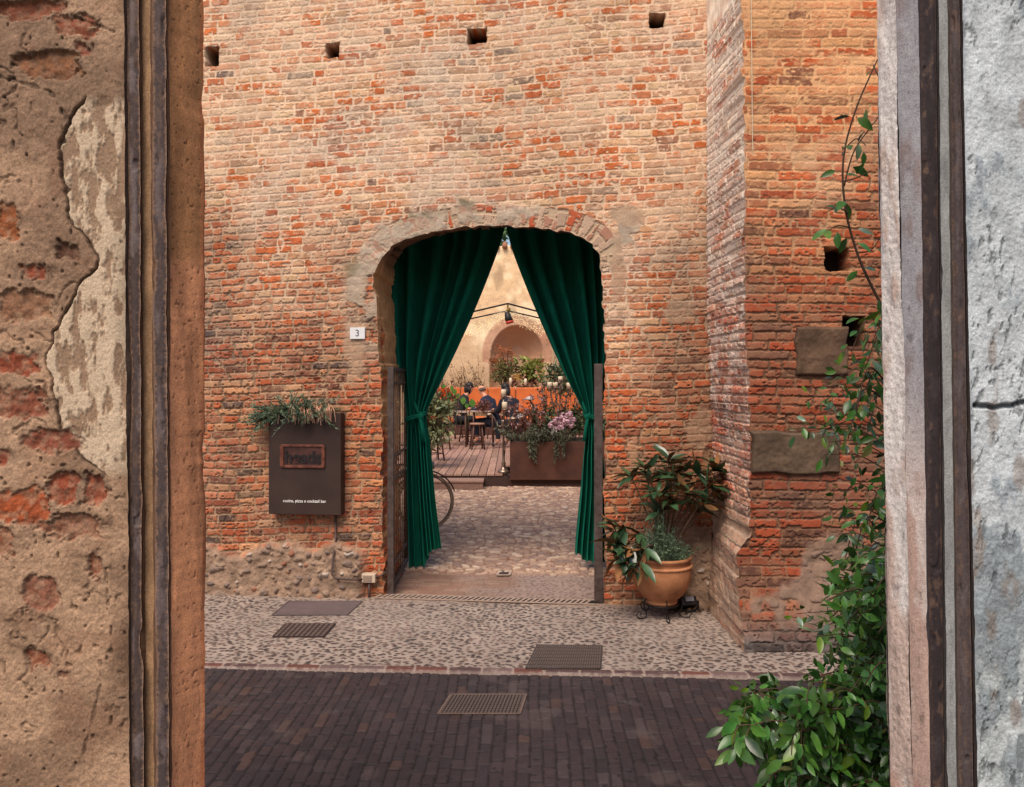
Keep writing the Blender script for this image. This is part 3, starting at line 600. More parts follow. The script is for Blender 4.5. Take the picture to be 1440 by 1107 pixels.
def f_left(U, Z, px, py, T):
    wx = px+(fbm(px*.03, py*.03, 401, 3)-.5)*16; wy = py+(fbm(px*.03, py*.03, 402, 3)-.5)*16
    n = fbm(px*.05, py*.05, 403, 5); g = fbm(px*.33, py*.33, 404, 3); big = fbm(px*.008, py*.008, 405, 4); n = .6*n+.4*fbm(px*.14+9, py*.14, 412, 4)
    C = mixc(lin((190, 152, 122))+0*U[..., None], lin((150, 118, 94))+0*U[..., None], ss(big+.5*(n-.5), .42, .6))*(.60+.78*n)[..., None]
    H = (n-.5)*.0042+(g-.5)*.0014+(big-.5)*.008
    pit = ss(vn(px*.16, py*.11, 406), .80, .93)*ss(n, .42, .62); H = H-pit*.004; C = C*(1-.5*pit)[..., None]
    C = C*(.70+.6*g)[..., None]; bl = ss(fbm(px*.022, py*.03, 409, 5), .55, .66)*.5; C = mixc(C, lin((150, 104, 78))*(.6+.8*n)[..., None], bl*.5); cr2 = ss(.035-np.abs(fbm(px*.018, py*.018, 410, 5)-.5), 0, .03)*ss(fbm(px*.01, py*.01, 411), .5, .62); C = C*(1-.25*cr2)[..., None]; H = H-cr2*.0025
    # surviving skim coat between the groove and the broken edge
    yy = [0, 140, 165, 200, 235, 262, 290, 318, 340, 360, 378, 400, 440, 470, 500, 560, 610, 650, 690]; xx = [190, 120, 100, 88, 84, 92, 96, 104, 124, 138, 136, 110, 92, 76, 66, 74, 88, 120, 190]
    bnd = np.interp(py, yy, xx).astype(np.float32)+(fbm(px*.06, py*.06, 407, 3)-.5)*14
    dd = px-bnd; sk = ss(dd, -1, 2)*ss(py, 130, 150)*ss(680-py, 0, 30)
    fl = ss(fbm(px*.085, py*.03, 408, 6, .62)+.08*ss(py, 200, 500)-.03, .42, .56)
    sc = mixc(lin((166, 134, 108))+0*C, lin((224, 196, 166))+0*C, fl)*(.78+.42*n)[..., None]
    C = mixc(C, sc, sk); H = mix(H, -.003+fl*.0022+(g-.5)*.0014, sk)
    crk = ss(2.4-np.abs(dd), 0, 1.6)*ss(py, 130, 150)*ss(680-py, 0, 30); C = C*(1-.62*crk)[..., None]; H = H-crk*.006
    # bare bricks in the holes of the stucco
    for k, (cx, cy, rx, ry, c) in enumerate(LBR):
        q = (1-np.maximum(np.abs((wx-cx)/rx)**1.0, np.abs((wy-cy-.16*(px-cx)*0)/ry)))*min(rx, ry)
        q = np.minimum(q, (1.14-np.hypot((wx-cx)/rx, (wy-cy)/ry))*min(rx, ry))+(g-.5)*7+(fbm(px*.11, py*.11, 480+k, 3)-.5)*16
        m = ss(q, -1, 5)*(.55+.45*ss(fbm(px*.12, py*.12, 510+k, 3), .36, .55)); hole = ss(q, 0, 3)
        bc = lin(c)*(.6+.75*fbm(px*.09, py*.12, 420+k, 4))[..., None]
        C = mixc(C, bc, m*.92); H = mix(H, -.005+(fbm(px*.08, py*.08, 440+k)-.5)*.008, hole)
        rim = ss(4-np.abs(q+.5), 0, 4)*(wy < cy+ry*.2); C = C*(1-.45*rim)[..., None]
    for (x0, y0, x1, y1, w_) in ((142, 960, 118, 1060, 1.6), (142, 960, 140, 930, 1.3), (0, 108, 70, 128, 2.), (70, 128, 96, 170, 2), (100, 20, 160, 45, 2), (148, 800, 152, 850, 1.2)):
        t = np.clip(((px-x0)*(x1-x0)+(py-y0)*(y1-y0))/((x1-x0)**2+(y1-y0)**2), 0, 1); r = np.hypot(px-x0-t*(x1-x0), py-y0-t*(y1-y0))+(vn(px*.12, py*.12, 460)-.5)*5
        k = ss(w_+.8-np.abs(r), 0, 1.5); C = C*(1-.4*k)[..., None]; H = H-k*.002
    C = C*(1-.35*ss(px, 150, 178)*ss(vn(py*.02, py*0, 461), .3, .7))[..., None]
    return C*K*.92, H
def f_strip(seed, dark=(84, 68, 64), light=(146, 130, 128), amt=.45, rust=1.):
    def f(U, Z, px, py, T):
        n = fbm(px*.08+3, py*.02, seed, 5); g = fbm(px*.3, py*.3, seed+1, 3)
        s = ss(n, .52, .68)*amt; C = mixc(lin(dark)+0*U[..., None], lin(light)+0*U[..., None], s)*(.72+.5*g)[..., None]
        r = ss(fbm(px*.12, py*.05, seed+2, 4), .58, .72); C = mixc(C, lin((126, 98, 80))*(.7+.5*g)[..., None], r*.4); ed = ss(.22-np.minimum(T, 1-T)+(g-.5)*.35, 0, .12); C = mixc(C, lin((160, 122, 96))*(.6+.6*g)[..., None], ed*.55*rust)
        return C*K, .0025*np.sin(np.clip(T, 0, 1)*pi)**.5+(n-.5)*.003-(ss(vn(px*.1, py*.03, seed+5), .82, .9))*.003
    return f
def f_tan(seed, c=(168, 130, 96)):
    def f(U, Z, px, py, T):
        n = fbm(px*.1, py*.03, seed, 5); g = fbm(px*.4, py*.4, seed+1, 3)
        return lin(c)*(.55+.8*n)[..., None]*(.85+.3*g)[..., None]*K, (n-.5)*.003
    return f
def f_jambL(U, Z, px, py, T):
    n = fbm(U*30, Z*9, 501, 5); g = fbm(U*180, Z*120, 502, 3); big = fbm(U*4, Z*2.2, 503, 3)
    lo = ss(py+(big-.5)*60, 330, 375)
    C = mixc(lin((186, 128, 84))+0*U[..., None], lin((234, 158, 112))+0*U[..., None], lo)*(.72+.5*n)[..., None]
    C = C*(.84+.32*g)[..., None]
    st = ss(fbm(U*22, Z*3, 504, 4), .55, .7)*.35; C = C*(1-st)[..., None]
    red = ss(T+(n-.5)*.3, .86, .97); C = mixc(C, lin((170, 92, 56))*(.6+.8*n)[..., None], red*.6)
    pit = ss(vn(U*260, Z*170, 505), .82, .95); C = C*(1-.45*pit)[..., None]
    return C*K*1.15, (n-.5)*.006-pit*.0015+(vn(Z*9, Z*0, 506)-.5)*.006  # jamb colour raised to carry warm bounce light
def f_plain(c, seed):
    def f(U, Z, px, py, T):
        n = fbm(U*3, Z*3, seed, 5); return lin(c)*(.6+.7*n)[..., None]*K, (n-.5)*.01
    return f
def near_left():
    root = empty('plaster_wall', (-1.2, 1.4, 0), 'crumbling tan plaster wall with bare bricks framing the left side of the view', 'plaster wall')
    pr = [(-1500, -1500, 1.10), (-300, -300, 1.12), (174, 182, 1.15), (177, 186, 1.158), (196, 203, 1.158), (199, 205, 1.168), (211, 217, 1.168), (214, 219, 1.160), (234, 239, 1.160), (237, 241, 1.170), (285.5, 289, 1.225), (270, 274, 1.40), (-900, -900, 1.56)]
    E = ramp_pts(pr, zn)
    seg('plaster_face', E[0], E[1], .007, f_left, root, M_near, ends=(0, 0))
    seg('plaster_face', E[1], E[2], .0013, f_left, root, M_near, ends=(0, 1))
    seg('groove', E[2], E[3], .002, f_tan(600, (92, 72, 60)), root, M_near)
    seg('metal_strip', E[3], E[4], .0013, f_strip(610), root, M_near)
    seg('groove', E[4], E[5], .002, f_tan(620, (120, 88, 66)), root, M_near)
    seg('plaster_strip', E[5], E[6], .0013, f_tan(630), root, M_near)
    seg('groove', E[6], E[7], .002, f_tan(640, (110, 80, 62)), root, M_near)
    seg('metal_strip', E[7], E[8], .0013, f_strip(650, (82, 68, 66), (134, 116, 114), .45), root, M_near)
    seg('groove', E[8], E[9], .002, f_tan(660, (128, 90, 64)), root, M_near)
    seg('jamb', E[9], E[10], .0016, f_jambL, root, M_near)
    seg('jamb_edge', E[10], E[11], .004, f_plain((170, 110, 76), 665), root, M_near)
    seg('street_face', E[11], E[12], .05, f_plain((176, 150, 124), 670), root, M_near, ends=(0, 0))
def f_right(U, Z, px, py, T):
    n = fbm(px*.045, py*.022, 701, 6, .6); g = fbm(px*.3, py*.3, 702, 3); big = fbm(px*.008, py*.006, 703, 4)
    C = mixc(lin((200, 206, 210))+0*U[..., None], lin((146, 154, 160))+0*U[..., None], ss(big+.7*(n-.5), .44, .60))*(.62+.75*n)[..., None]*(.9+.2*g)[..., None]
    lo = ss(py, 650, 1000); C = C*mixc(np.ones_like(C), np.array([.98, .98, .95], np.float32)+0*C, lo)
    scr = ss(fbm(px*.16+py*.03, py*.05, 704, 4, .6), .60, .70)*ss(fbm(px*.02, py*.02, 705), .38, .55); C = C*(1-.5*scr)[..., None]
    tan = ss(fbm(px*.03, py*.012, 706, 4), .62, .72); C = mixc(C, lin((138, 116, 100))*(.7+.5*n)[..., None], tan*.55)
    H = (n-.5)*.010+(g-.5)*.002-scr*.003+(big-.5)*.01
    xs = [1362, 1385, 1412, 1440, 1500]; ys = [570, 573, 571, 564, 560]
    cy = np.interp(px, xs, ys)+(vn(px*.08, py*0, 707)-.5)*6; k = ss(5.5-np.abs(py-cy), 0, 4)*ss(px, 1366, 1376)
    C = C*(1-.72*k)[..., None]; H = H-k*.010
    for (cx, cy, rx, ry) in ((1390, 130, 6, 22), (1405, 305, 22, 12), (1425, 215, 16, 30), (1375, 360, 4, 16), (1380, 260, 4, 24), (1418, 770, 12, 7), (1400, 1085, 12, 20), (1436, 1060, 6, 30), (1392, 365, 8, 10)):
        q = 1-np.hypot((px-cx)/rx, (py-cy)/ry)+(g-.5)*1.4+(n-.5)*2; q = q+(fbm(px*.09, py*.05, 709, 4)-.5)*3.5; k = ss(q, .2, .8); C = C*(1-.3*k)[..., None]; H = H-k*.002
    return C*K*1.0, H
def f_jambR(U, Z, px, py, T):
    n = fbm(U*34, Z*10, 721, 5); g = fbm(U*200, Z*150, 722, 3)
    C = mixc(lin((230, 220, 214))+0*U[..., None], lin((196, 172, 160))+0*U[..., None], ss(n+.25*ss(py, 500, 1000)-.1, .42, .62))*(.75+.42*n)[..., None]*(.88+.24*g)[..., None]
    pk = ss(fbm(U*14, Z*5, 723, 4), .56, .7); C = mixc(C, lin((178, 128, 110))*(.7+.5*g)[..., None], pk*.5)
    pit = ss(vn(U*200, Z*90, 724), .84, .95); C = C*(1-.4*pit)[..., None]
    return C*K*1.1, (n-.5)*.009+(vn(Z*7, Z*0, 725)-.5)*.006*1+(g-.5)*.002
def near_right():
    root = empty('plaster_wall', (1.3, 1.4, 0), 'bluish white plaster wall with a cracked face framing the right side of the view', 'plaster wall')
    pr = [(2400, 2400, 1.56), (1250, 1268, 1.50), (1233, 1252, 1.30), (1259, 1284, 1.265), (1291, 1308, 1.245), (1293, 1310, 1.252), (1317, 1329, 1.252), (1320, 1332, 1.244), (1332, 1345, 1.240), (1335, 1348, 1.246), (1350, 1371, 1.236), (1353, 1375, 1.222), (1900, 1900, 1.15), (3000, 3000, 1.12)]
    E = ramp_pts(pr, zn)
    seg('street_face', E[0], E[1], .05, f_plain((186, 180, 174), 770), root, M_near, ends=(0, 0))
    seg('jamb_edge', E[1], E[2], .002, f_jambR, root, M_near, ends=(0, 0), flipn=1)
    seg('jamb', E[2], E[3], .0015, f_jambR, root, M_near, ends=(1, 0))
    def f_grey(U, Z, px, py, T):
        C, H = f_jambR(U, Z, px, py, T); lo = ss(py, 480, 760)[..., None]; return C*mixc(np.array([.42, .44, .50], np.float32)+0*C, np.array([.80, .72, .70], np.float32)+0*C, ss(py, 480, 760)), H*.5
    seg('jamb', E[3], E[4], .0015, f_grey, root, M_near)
    seg('groove', E[4], E[5], .002, f_tan(730, (84, 74, 76)), root, M_near)
    seg('metal_strip', E[5], E[6], .0013, f_strip(740, (54, 44, 46), (84, 74, 76), .3, .12), root, M_near)
    seg('groove', E[6], E[7], .002, f_tan(745, (96, 88, 86)), root, M_near)
    seg('plaster_strip', E[7], E[8], .0013, f_tan(750, (150, 150, 148)), root, M_near)
    seg('groove', E[8], E[9], .002, f_tan(755, (100, 88, 84)), root, M_near)
    seg('metal_strip', E[9], E[10], .0013, f_strip(760, (86, 74, 74), (124, 112, 112), .35, .2), root, M_near)
    seg('groove', E[10], E[11], .002, f_tan(765, (96, 82, 76)), root, M_near)
    seg('plaster_face', E[11], E[12], .0014, f_right, root, M_near, ends=(1, 0))
    seg('plaster_face', E[12], E[13], .007, f_right, root, M_near, ends=(0, 0))
near_left(); near_right()
# ================================================================== CURTAINS AND GATE
M_curt = pmat('dark green velvet', (13, 108, 86), .85, var=.25, scale=14, bump=.2, rgb2=(8, 86, 68), spec=.15, stretch=(1, 1, .25))
def curtain(side, tab, bottom, Yc, label, seed):
    """tab: py -> (px left, px right) of the cloth; folds squeezed at the tie"""
    root = empty('curtain', (W(tab[0][1], 500, Yc).x, Yc, 0), label, 'curtain', 'curtains of the gateway')
    nu, nv = 240, 260
    ys = np.array([t[0] for t in tab], float); xl = np.array([t[1] for t in tab], float); xr = np.array([t[2] for t in tab], float)
    v = np.linspace(0, 1, nv); u = np.linspace(0, 1, nu)
    rng = np.random.RandomState(seed); nf = 6
    P = np.zeros((nu, nv, 3)); C = np.ones((nu, nv, 3))
    ph = np.cumsum(rng.uniform(.45, 1.7, nf*2+1)); ph = (ph-ph[0])/(ph[-1]-ph[0]); base = np.interp(u, ph, np.arange(len(ph)))*pi
    for i in range(nu):
        yb = np.interp(u[i], [b[0] for b in bottom], [b[1] for b in bottom])
        py = ys[0]+(yb-ys[0])*v
        l = np.interp(py, ys, xl); r = np.interp(py, ys, xr)
        # smooth the tables
        k = 9; l = np.convolve(np.pad(l, k, mode='edge'), np.ones(2*k+1)/(2*k+1), 'valid'); r = np.convolve(np.pad(r, k, mode='edge'), np.ones(2*k+1)/(2*k+1), 'valid')
        wid = (r-l)/F*Yc
        tie = np.exp(-((py-586)/38.)**2)
        amp = np.clip(.024+.034*(1.-wid/1.0), .018, .06)*(1-.45*tie)*(1-.3*v*0)
        wob = base[i]+.5*np.sin(v*5+u[i]*6+seed)+.35*np.sin(v*13+u[i]*3)
        s = np.sin(wob); s = np.sign(s)*np.abs(s)**.75
        fine = .006*np.sin(base[i]*2.3+v*7+seed)*(.5+.5*np.sin(u[i]*9+v*4))+(mnoise.noise(Vector((u[i]*5, seed, 0))))*.01
        crinkle = np.array([mnoise.noise(Vector((u[i]*14, a*.035, seed))) for a in py])*.012*np.exp(-((py-600)/55.)**2)
        Y = Yc-amp*s-fine-crinkle
        X = (l+(r-l)*u[i]-CX)/F*Yc+.010*np.cos(wob)
        dusty = np.clip((py-(yb-14))/14, 0, 1)
        P[i, :, 0] = X; P[i, :, 1] = Y; P[i, :, 2] = EYE+(HY-py)/F*Yc
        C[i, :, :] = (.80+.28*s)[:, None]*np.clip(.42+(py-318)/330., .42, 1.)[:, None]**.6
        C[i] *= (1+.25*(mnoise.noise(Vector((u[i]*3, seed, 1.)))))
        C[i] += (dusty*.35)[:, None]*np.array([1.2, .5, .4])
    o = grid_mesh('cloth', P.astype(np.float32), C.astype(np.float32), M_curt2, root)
    so_ = o.modifiers.new('thickness', 'SOLIDIFY'); so_.thickness = .004; so_.offset = 0
    # tie-back cord and knot
    i = np.interp(586, ys, xl); j = np.interp(586, ys, xr); a = W(i-1, 586, Yc); b = W(j+1, 586, Yc); mb = MB()
    cx, rx = (a.x+b.x)/2, (b.x-a.x)/2+.012
    for dz, r in ((.012, .011), (-.008, .012)):
        mb.tube([(cx+rx*cos(t), Yc+.075*sin(t), a.z+dz+.03*cos(t)*side) for t in [k*2*pi/26 for k in range(27)]], r, 8, cap=False)
    kx = cx+rx*side*.55
    mb.ball((kx, Yc-.07, a.z+.005), .035, 1, (1, .8, 1.1), .08)
    mb.tube([(kx, Yc-.075, a.z), (kx+.02*side, Yc-.085, a.z-.10), (kx+.03*side, Yc-.08, a.z-.22)], [.014, .016, .02], 8)
    mb.tube([(kx, Yc-.07, a.z+.01), (kx-.025, Yc-.08, a.z+.07), (kx-.05, Yc-.07, a.z+.14)], [.016, .014, .006], 8)
    mb.build('tieback', M_curt, root, smooth=True)
    return root
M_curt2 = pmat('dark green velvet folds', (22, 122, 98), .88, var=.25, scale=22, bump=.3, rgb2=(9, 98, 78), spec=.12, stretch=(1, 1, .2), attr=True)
LT = [(306, 540, 712), (330, 541, 706), (350, 542, 700), (400, 544, 681), (450, 547, 660), (500, 553, 637), (540, 562, 617), (565, 569, 604), (586, 573, 595), (605, 573, 601), (650, 572, 606), (700, 572, 611), (740, 573, 616), (772, 574, 620), (800, 575, 622)]
curtain(1, LT, [(0, 798), (.3, 797), (.52, 796), (.60, 781), (.75, 774), (1, 772)], 7.22, 'green velvet curtain tied back on the left, falling nearly to the paving', 3)
RT = [(306, 708, 870), (330, 713, 870), (350, 718, 868), (400, 737, 866), (450, 758, 864), (500, 780, 860), (540, 799, 853), (565, 813, 846), (586, 824, 838), (605, 825, 842), (640, 819, 846), (680, 816, 850), (720, 812, 852), (760, 808, 852), (800, 806, 852)]
curtain(-1, RT, [(0, 778), (.25, 781), (.32, 789), (.6, 791), (1, 792)], 7.18, 'green velvet curtain gathered on the right beside the narrow gate leaf', 5)
mb = MB(); mb.tube([(-1.35, 7.25, 3.26), (1.25, 7.25, 3.26)], .016, 10); mb.ball((-1.37, 7.25, 3.26), .03); mb.ball((1.27, 7.25, 3.26), .03)
tag(mb.build('curtain_rail', pmat('rail iron', (40, 34, 32), .5, .6), smooth=True), 'dark rail behind the arch carrying both green curtains', 'curtain rail')
M_iron = pmat('rusted gate iron', (92, 78, 74), .62, .15, rgb2=(60, 44, 38), scale=22, bump=.3, spec=.35)
M_iron2 = pmat('gate bars', (158, 124, 98), .7, .1, rgb2=(104, 78, 60), scale=30, bump=.3, spec=.3)  # the lit tan of the bars is put into their colour
def gate(A, B, ztop, label, post=.05, nb=8):
    A = Vector(A); B = Vector(B); d = (B-A); L = d.length; d.normalize(); ang = math.atan2(d.y, d.x)
    root = empty('iron_gate', (A.x, A.y, 0), label, 'gate', 'open leaves of the iron gate')
    mb = MB(); z0 = .05
    def bar(t0, t1, z0_, z1_, th): c = A+d*((t0+t1)/2); mb.box((c.x, c.y, (z0_+z1_)/2), (t1-t0, th, z1_-z0_), rz=ang, bev=.004)
    bar(0, post, .01, ztop, post); bar(L-.035, L, z0, ztop-.01, .035); bar(post, L-.035, z0, z0+.035, .03); bar(post, L-.035, ztop-.03, ztop-.005, .03)
    mb.build('frame', M_iron, root)
    for zz in (ztop-.13, 1.12, .93, .22):
        mb = MB(); c = A+d*(L/2); mb.box((c.x, c.y, zz), (L-post-.03, .014, .022), rz=ang); mb.build('crossbar', M_iron, root)
    for k in range(nb):
        t = post+(L-post-.035)*(k+.6)/nb; c = A+d*t; mb = MB(); mb.tube([(c.x, c.y, z0+.03), (c.x, c.y, ztop-.03)], .006, 6)
        for zz in (ztop-.13, 1.12, .93, .22): mb.ball((c.x, c.y, zz), .015, 0)
        mb.build('bar', M_iron2, root, smooth=True)
    if nb > 4:
        mb = MB(); c = A+d*.42; mb.ball((c.x-.0, c.y-.02, 1.56), .018); mb.build('knob', pmat('brass knob', (200, 170, 120), .3, .8), root, smooth=True)
    mb = MB()
    for zz in (.25, 1.65):
        mb = MB(); c = A+d*.02; mb.tube([(c.x-.0, c.y+.03, zz-.05), (c.x, c.y+.03, zz+.05)], .02, 8); mb.build('hinge', M_iron, root, smooth=True)
g0 = G(549, 838); g1 = G(572, 796); gate((g0.x, g0.y-.0, 0), (g1.x, g1.y, 0), 1.86, 'iron gate leaf of slim vertical bars folded back against the left jamb')
gate((.676, 6.12, 0), (.778, 7.03, 0), 1.88, 'iron gate leaf seen edge on against the right jamb', post=.066, nb=4)
# rebate strip, grate and small covers
M_dark = pmat('cast iron', (86, 74, 72), .6, .3, rgb2=(58, 50, 50), scale=40, bump=.3)
def drain():
    root = empty('drain_grate', (-.2, 6.3, 0), 'long narrow slotted drain grate across the threshold of the archway', 'drain grate')
    a = G(530, 840); b = G(838, 849); d = (b-a); L = d.length; ang = math.atan2(d.y, d.x); d.normalize(); n = Vector((-d.y, d.x, 0))
    mb = MB(); c = (a+b)/2; mb.box((c.x, c.y, .004), (L, .11, .012), rz=ang); mb.build('channel', pmat('drain shadow', (14, 12, 11), .9), root)
    mb = MB()
    for s in (-1, 1): q = c+n*s*.052; mb.box((q.x, q.y, .0105), (L, .007, .009), rz=ang)
    k = 0; t = .02
    while t < L-.02:
        q = a+d*t; mb.box((q.x, q.y, .0125), (.019, .106, .006), rz=ang-.4); t += .043
    mb.build('grating', pmat('galvanised grate', (176, 150, 134), .6, .1), root)
drain()
def cover(name, pts, z, mat, label, ribs=None, border=.012, matb=None, cells=None):
    """flat iron cover whose four corners lie under the given pixels"""
    P = [G(*p)+Vector((0, 0, z)) for p in pts]; root = empty(name, (sum(p.x for p in P)/4, sum(p.y for p in P)/4, 0), label, 'manhole cover')
    mb = MB(); up = Vector((0, 0, .006)); mb.add([p-up for p in P]+[p+up*.3 for p in P], [(3, 2, 1, 0), (4, 5, 6, 7), (0, 1, 5, 4), (1, 2, 6, 5), (2, 3, 7, 6), (3, 0, 4, 7)])
    mb.build('plate', mat, root)
    def at(u, v): return (P[0]*(1-u)+P[1]*u)*(1-v)+(P[3]*(1-u)+P[2]*u)*v+up*.3
    mb = MB()
    for i in range(4):
        a, b = P[i]+up*.5, P[(i+1) % 4]+up*.5; d = (b-a); mb.box(((a+b)/2), (d.length, border, .004), rz=math.atan2(d.y, d.x))
    mb.build('frame', matb or mat, root)
    if ribs:
        mb = MB(); nu, nv = ribs
        for i in range(nu):
            for j in range(nv):
                u0, u1 = (i+.18)/nu, (i+.82)/nu; v0, v1 = (j+.12)/nv, (j+.88)/nv
                q = [at(u0, v0), at(u1, v0), at(u1, v1), at(u0, v1)]; mb.add(q+[p+Vector((0, 0, .0035)) for p in q], [(4, 5, 6, 7), (0, 1, 5, 4), (1, 2, 6, 5), (2, 3, 7, 6), (3, 0, 4, 7)])
        mb.build('tread_pattern', pmat('worn tread', (100, 84, 78), .55, .1, rgb2=(92, 78, 72), scale=9), root)
    return root
cover('manhole_cover', [(383, 866), (488, 866), (509, 847), (406, 847)], .006, pmat('slate grey cover', (104, 88, 88), .75, .0, scale=10), 'plain grey plate in the cobbles nearest the sign on the left', None, .01)
cover('manhole_cover', [(384, 897), (455, 897), (471, 879), (402, 879)], .006, pmat('red brown cover', (58, 42, 40), .7, .1), 'small reddish brown checkered cover below the plain grey plate', (10, 6), .014)
cover('manhole_cover', [(740, 942), (844, 942), (846, 910), (756, 909)], .006, pmat('worn grey cover', (70, 60, 56), .7, .1), 'ribbed grey cover at the kerb right of centre', (30, 7), .014)
cover('manhole_cover', [(616, 1002), (731, 1002), (740, 975), (634, 975)], -.009, pmat('road cover', (52, 44, 42), .7, .1), 'wide patterned cover set in the dark road bricks', (22, 9), .010, pmat('cover edge', (124, 102, 90), .6, .1))
cover('drain_cover', [(699, 811), (716, 811), (719, 804), (703, 804)], .012, pmat('pit shadow', (60, 46, 40), .9), 'tiny square stone drain cover in the middle of the passage', None, .02, pmat('pale stone rim', (186, 160, 142), .8))
# ================================================================== SIGN, NUMBER, WIRING
def sign():
    N = Vector((-ST, -CT, 0)); T = Vector((CT, -ST, 0))
    a = wall_pt(385, 580, .10); b = wall_pt(485, 722, .10); c = (a+b)/2; wd = (b-a).dot(T); ht = a.z-b.z
    root = empty('wall_sign', (c.x, c.y, c.z-ht/2), 'tall dark brown metal sign box with a copper plaque and white lettering on the wall', 'sign')
    M0 = Matrix(((T.x, 0, N.x, 0), (T.y, 0, N.y, 0), (0, 1, 0, 0), (0, 0, 0, 1)))
    def fr(x, y, z=0): p = Vector((c.x, c.y, c.z))+T*x+Vector((0, 0, 1))*y+N*z; return p
    mb = MB(); ang = -TH; q = fr(0, 0, -.05); mb.box(q, (wd, .10, ht), rz=ang, bev=.004)
    mb.build('box', pmat('bronze brown sheet', (64, 46, 40), .6, .0, var=.15, scale=4, bump=.08, rgb2=(52, 38, 35), spec=.25), root)
    pw, ph = 61/177., 30/177.; px = (432.5-435)/177.; pz = (651-640)/177.
    mb = MB(); M_c = pmat('copper plaque', (150, 92, 74), .38, .6, rgb2=(86, 50, 42), scale=26, bump=.2)
    for x0, z0, w_, h_ in ((0, ph/2, pw, .018), (0, -ph/2, pw, .018), (-pw/2, 0, .022, ph), (pw/2, 0, .018, ph)):
        mb.box(fr(px+x0, pz+z0, .006), (w_+.01, .014, h_), rz=ang, bev=.003)
    mb.build('plaque_frame', M_c, root)
    mb = MB(); mb.box(fr(px, pz, .001), (pw, .004, ph), rz=ang); pq = mb.build('plaque', pmat('dull copper', (98, 62, 54), .45, .4, rgb2=(64, 42, 40), scale=18), root)
    Mt = Matrix.Translation(fr(px+.005, pz-.012, .006)) @ M0
    text_mesh('plaque_letters', 'heads', .135, Mt, pmat('black letters', (34, 24, 26), .5), pq, .003, offset=.004)
    Mt = Matrix.Translation(fr(0, (651-704)/177., .0015)) @ M0
    text_mesh('lettering', 'cucina, pizza e cocktail bar', .0335, Mt, pmat('white letters', (236, 230, 224), .6), root, .0008, offset=.0004)
    # greenery standing on top of the box
    tp = fr(-wd*.2, ht/2, -.06)
    g = empty('conifer_sprigs', tp, 'bluish green conifer sprigs sprouting from the top left of the sign', 'plant'); mb = MB()
    for i in range(150):
        x = random.uniform(-.32, .14) if i > 12 else random.uniform(-.38, -.28); p = fr(max(x, -wd/2+.02)-.0, ht/2-.01, random.uniform(-.08, 0)); dr = T*((x+.08)*2.0+random.uniform(-.4, .4))+N*random.uniform(.1, .9)+Vector((0, 0, random.uniform(-.1, .9)))
        if x < -.22: dr += T*-.5+Vector((0, 0, random.uniform(-.8, 0)))
        dr.normalize(); L = random.uniform(.12, .26); mb.col = shade(.55, 1.3)
        pts = [p+dr*L*t+Vector((0, 0, -.05*t*t)) for t in (0, .33, .66, 1)]; mb.tube(pts, [.003, .0024, .002, .001], 4)
        for k in range(20):
            t = random.uniform(.15, 1); q = p+dr*L*t+Vector((0, 0, -.05*t*t)); mb.col = shade(.5, 1.4)
            mb.leaf(q, dr*.8+rv(.8), rv(), random.uniform(.022, .045), .007, .1)
    mb.build('foliage', pmat('juniper green', (116, 132, 104), .75, attr=True, rgb2=(76, 94, 76), scale=8), g)
    g = empty('dried_grass', fr(wd*.22, ht/2, -.05), 'dry pinkish straw drooping over the top edge of the sign', 'dried plant'); mb = MB()
    for i in range(60):
        x = random.uniform(-.14, .24); p = fr(x, ht/2-.01, random.uniform(-.05, .0)); dx = random.uniform(-1, 1)*.06; hh = random.uniform(.03, .09); dn = random.uniform(.02, .12)
        mb.col = shade(.7, 1.25, .05); mb.tube([p, p+T*dx*.4+N*.03+Vector((0, 0, hh)), p+T*dx+N*.075+Vector((0, 0, hh*.5)), p+T*dx*1.3+N*.085+Vector((0, 0, -dn*.7))], [.003, .003, .0035, .0015], 4)
    for i in range(26):
        p = fr(random.uniform(-.1, .26), ht/2-.01, -.03); mb.col = (.45, .5, .35); mb.leaf(p, Vector((random.uniform(-.6, .6), -.4, 1)), rv(), random.uniform(.05, .10), .012, .3)
    mb.build('straw', pmat('straw', (222, 176, 148), .8, attr=True, rgb2=(176, 126, 100)), g)
sign()
def plate():
    N = Vector((-ST, -CT, 0)); T = Vector((CT, -ST, 0)); a = wall_pt(493, 461, .012); b = wall_pt(514, 477, .012); c = (a+b)/2
    root = empty('house_number', c, 'small white house number tile reading 3 left of the arch', 'number plate')
    mb = MB(); mb.box(c, ((b-a).dot(T), .014, a.z-b.z), rz=-TH, bev=.003); mb.build('tile', pmat('glazed tile', (222, 218, 218), .3, var=.05), root)
    M0 = Matrix(((T.x, 0, N.x, 0), (T.y, 0, N.y, 0), (0, 1, 0, 0), (0, 0, 0, 1)))
    text_mesh('numeral', '3', .075, Matrix.Translation(c+N*.0085) @ M0, pmat('grey paint', (100, 100, 112), .5), root, .0008)
plate()
M_pipe = pmat('brown conduit', (84, 64, 58), .6)
mb = MB(); mb.tube([wall_pt(473, 722, .012), wall_pt(473, 765, .02), wall_pt(473, 782, .085), wall_pt(473, 804, .105), wall_pt(478, 809, .105), wall_pt(505, 811, .10), wall_pt(512, 812, .055)], .0085, 8)
tag(mb.build('cable_conduit', M_pipe, smooth=True), 'dark conduit dropping from the sign and turning along the wall foot', 'conduit')
mb = MB(); mb.tube([wall_pt(521, 818, .035), wall_pt(521, 842, .035)], .011, 8)
tag(mb.build('cable_conduit', M_pipe, smooth=True), 'short conduit from the beige socket box down to the paving', 'conduit')
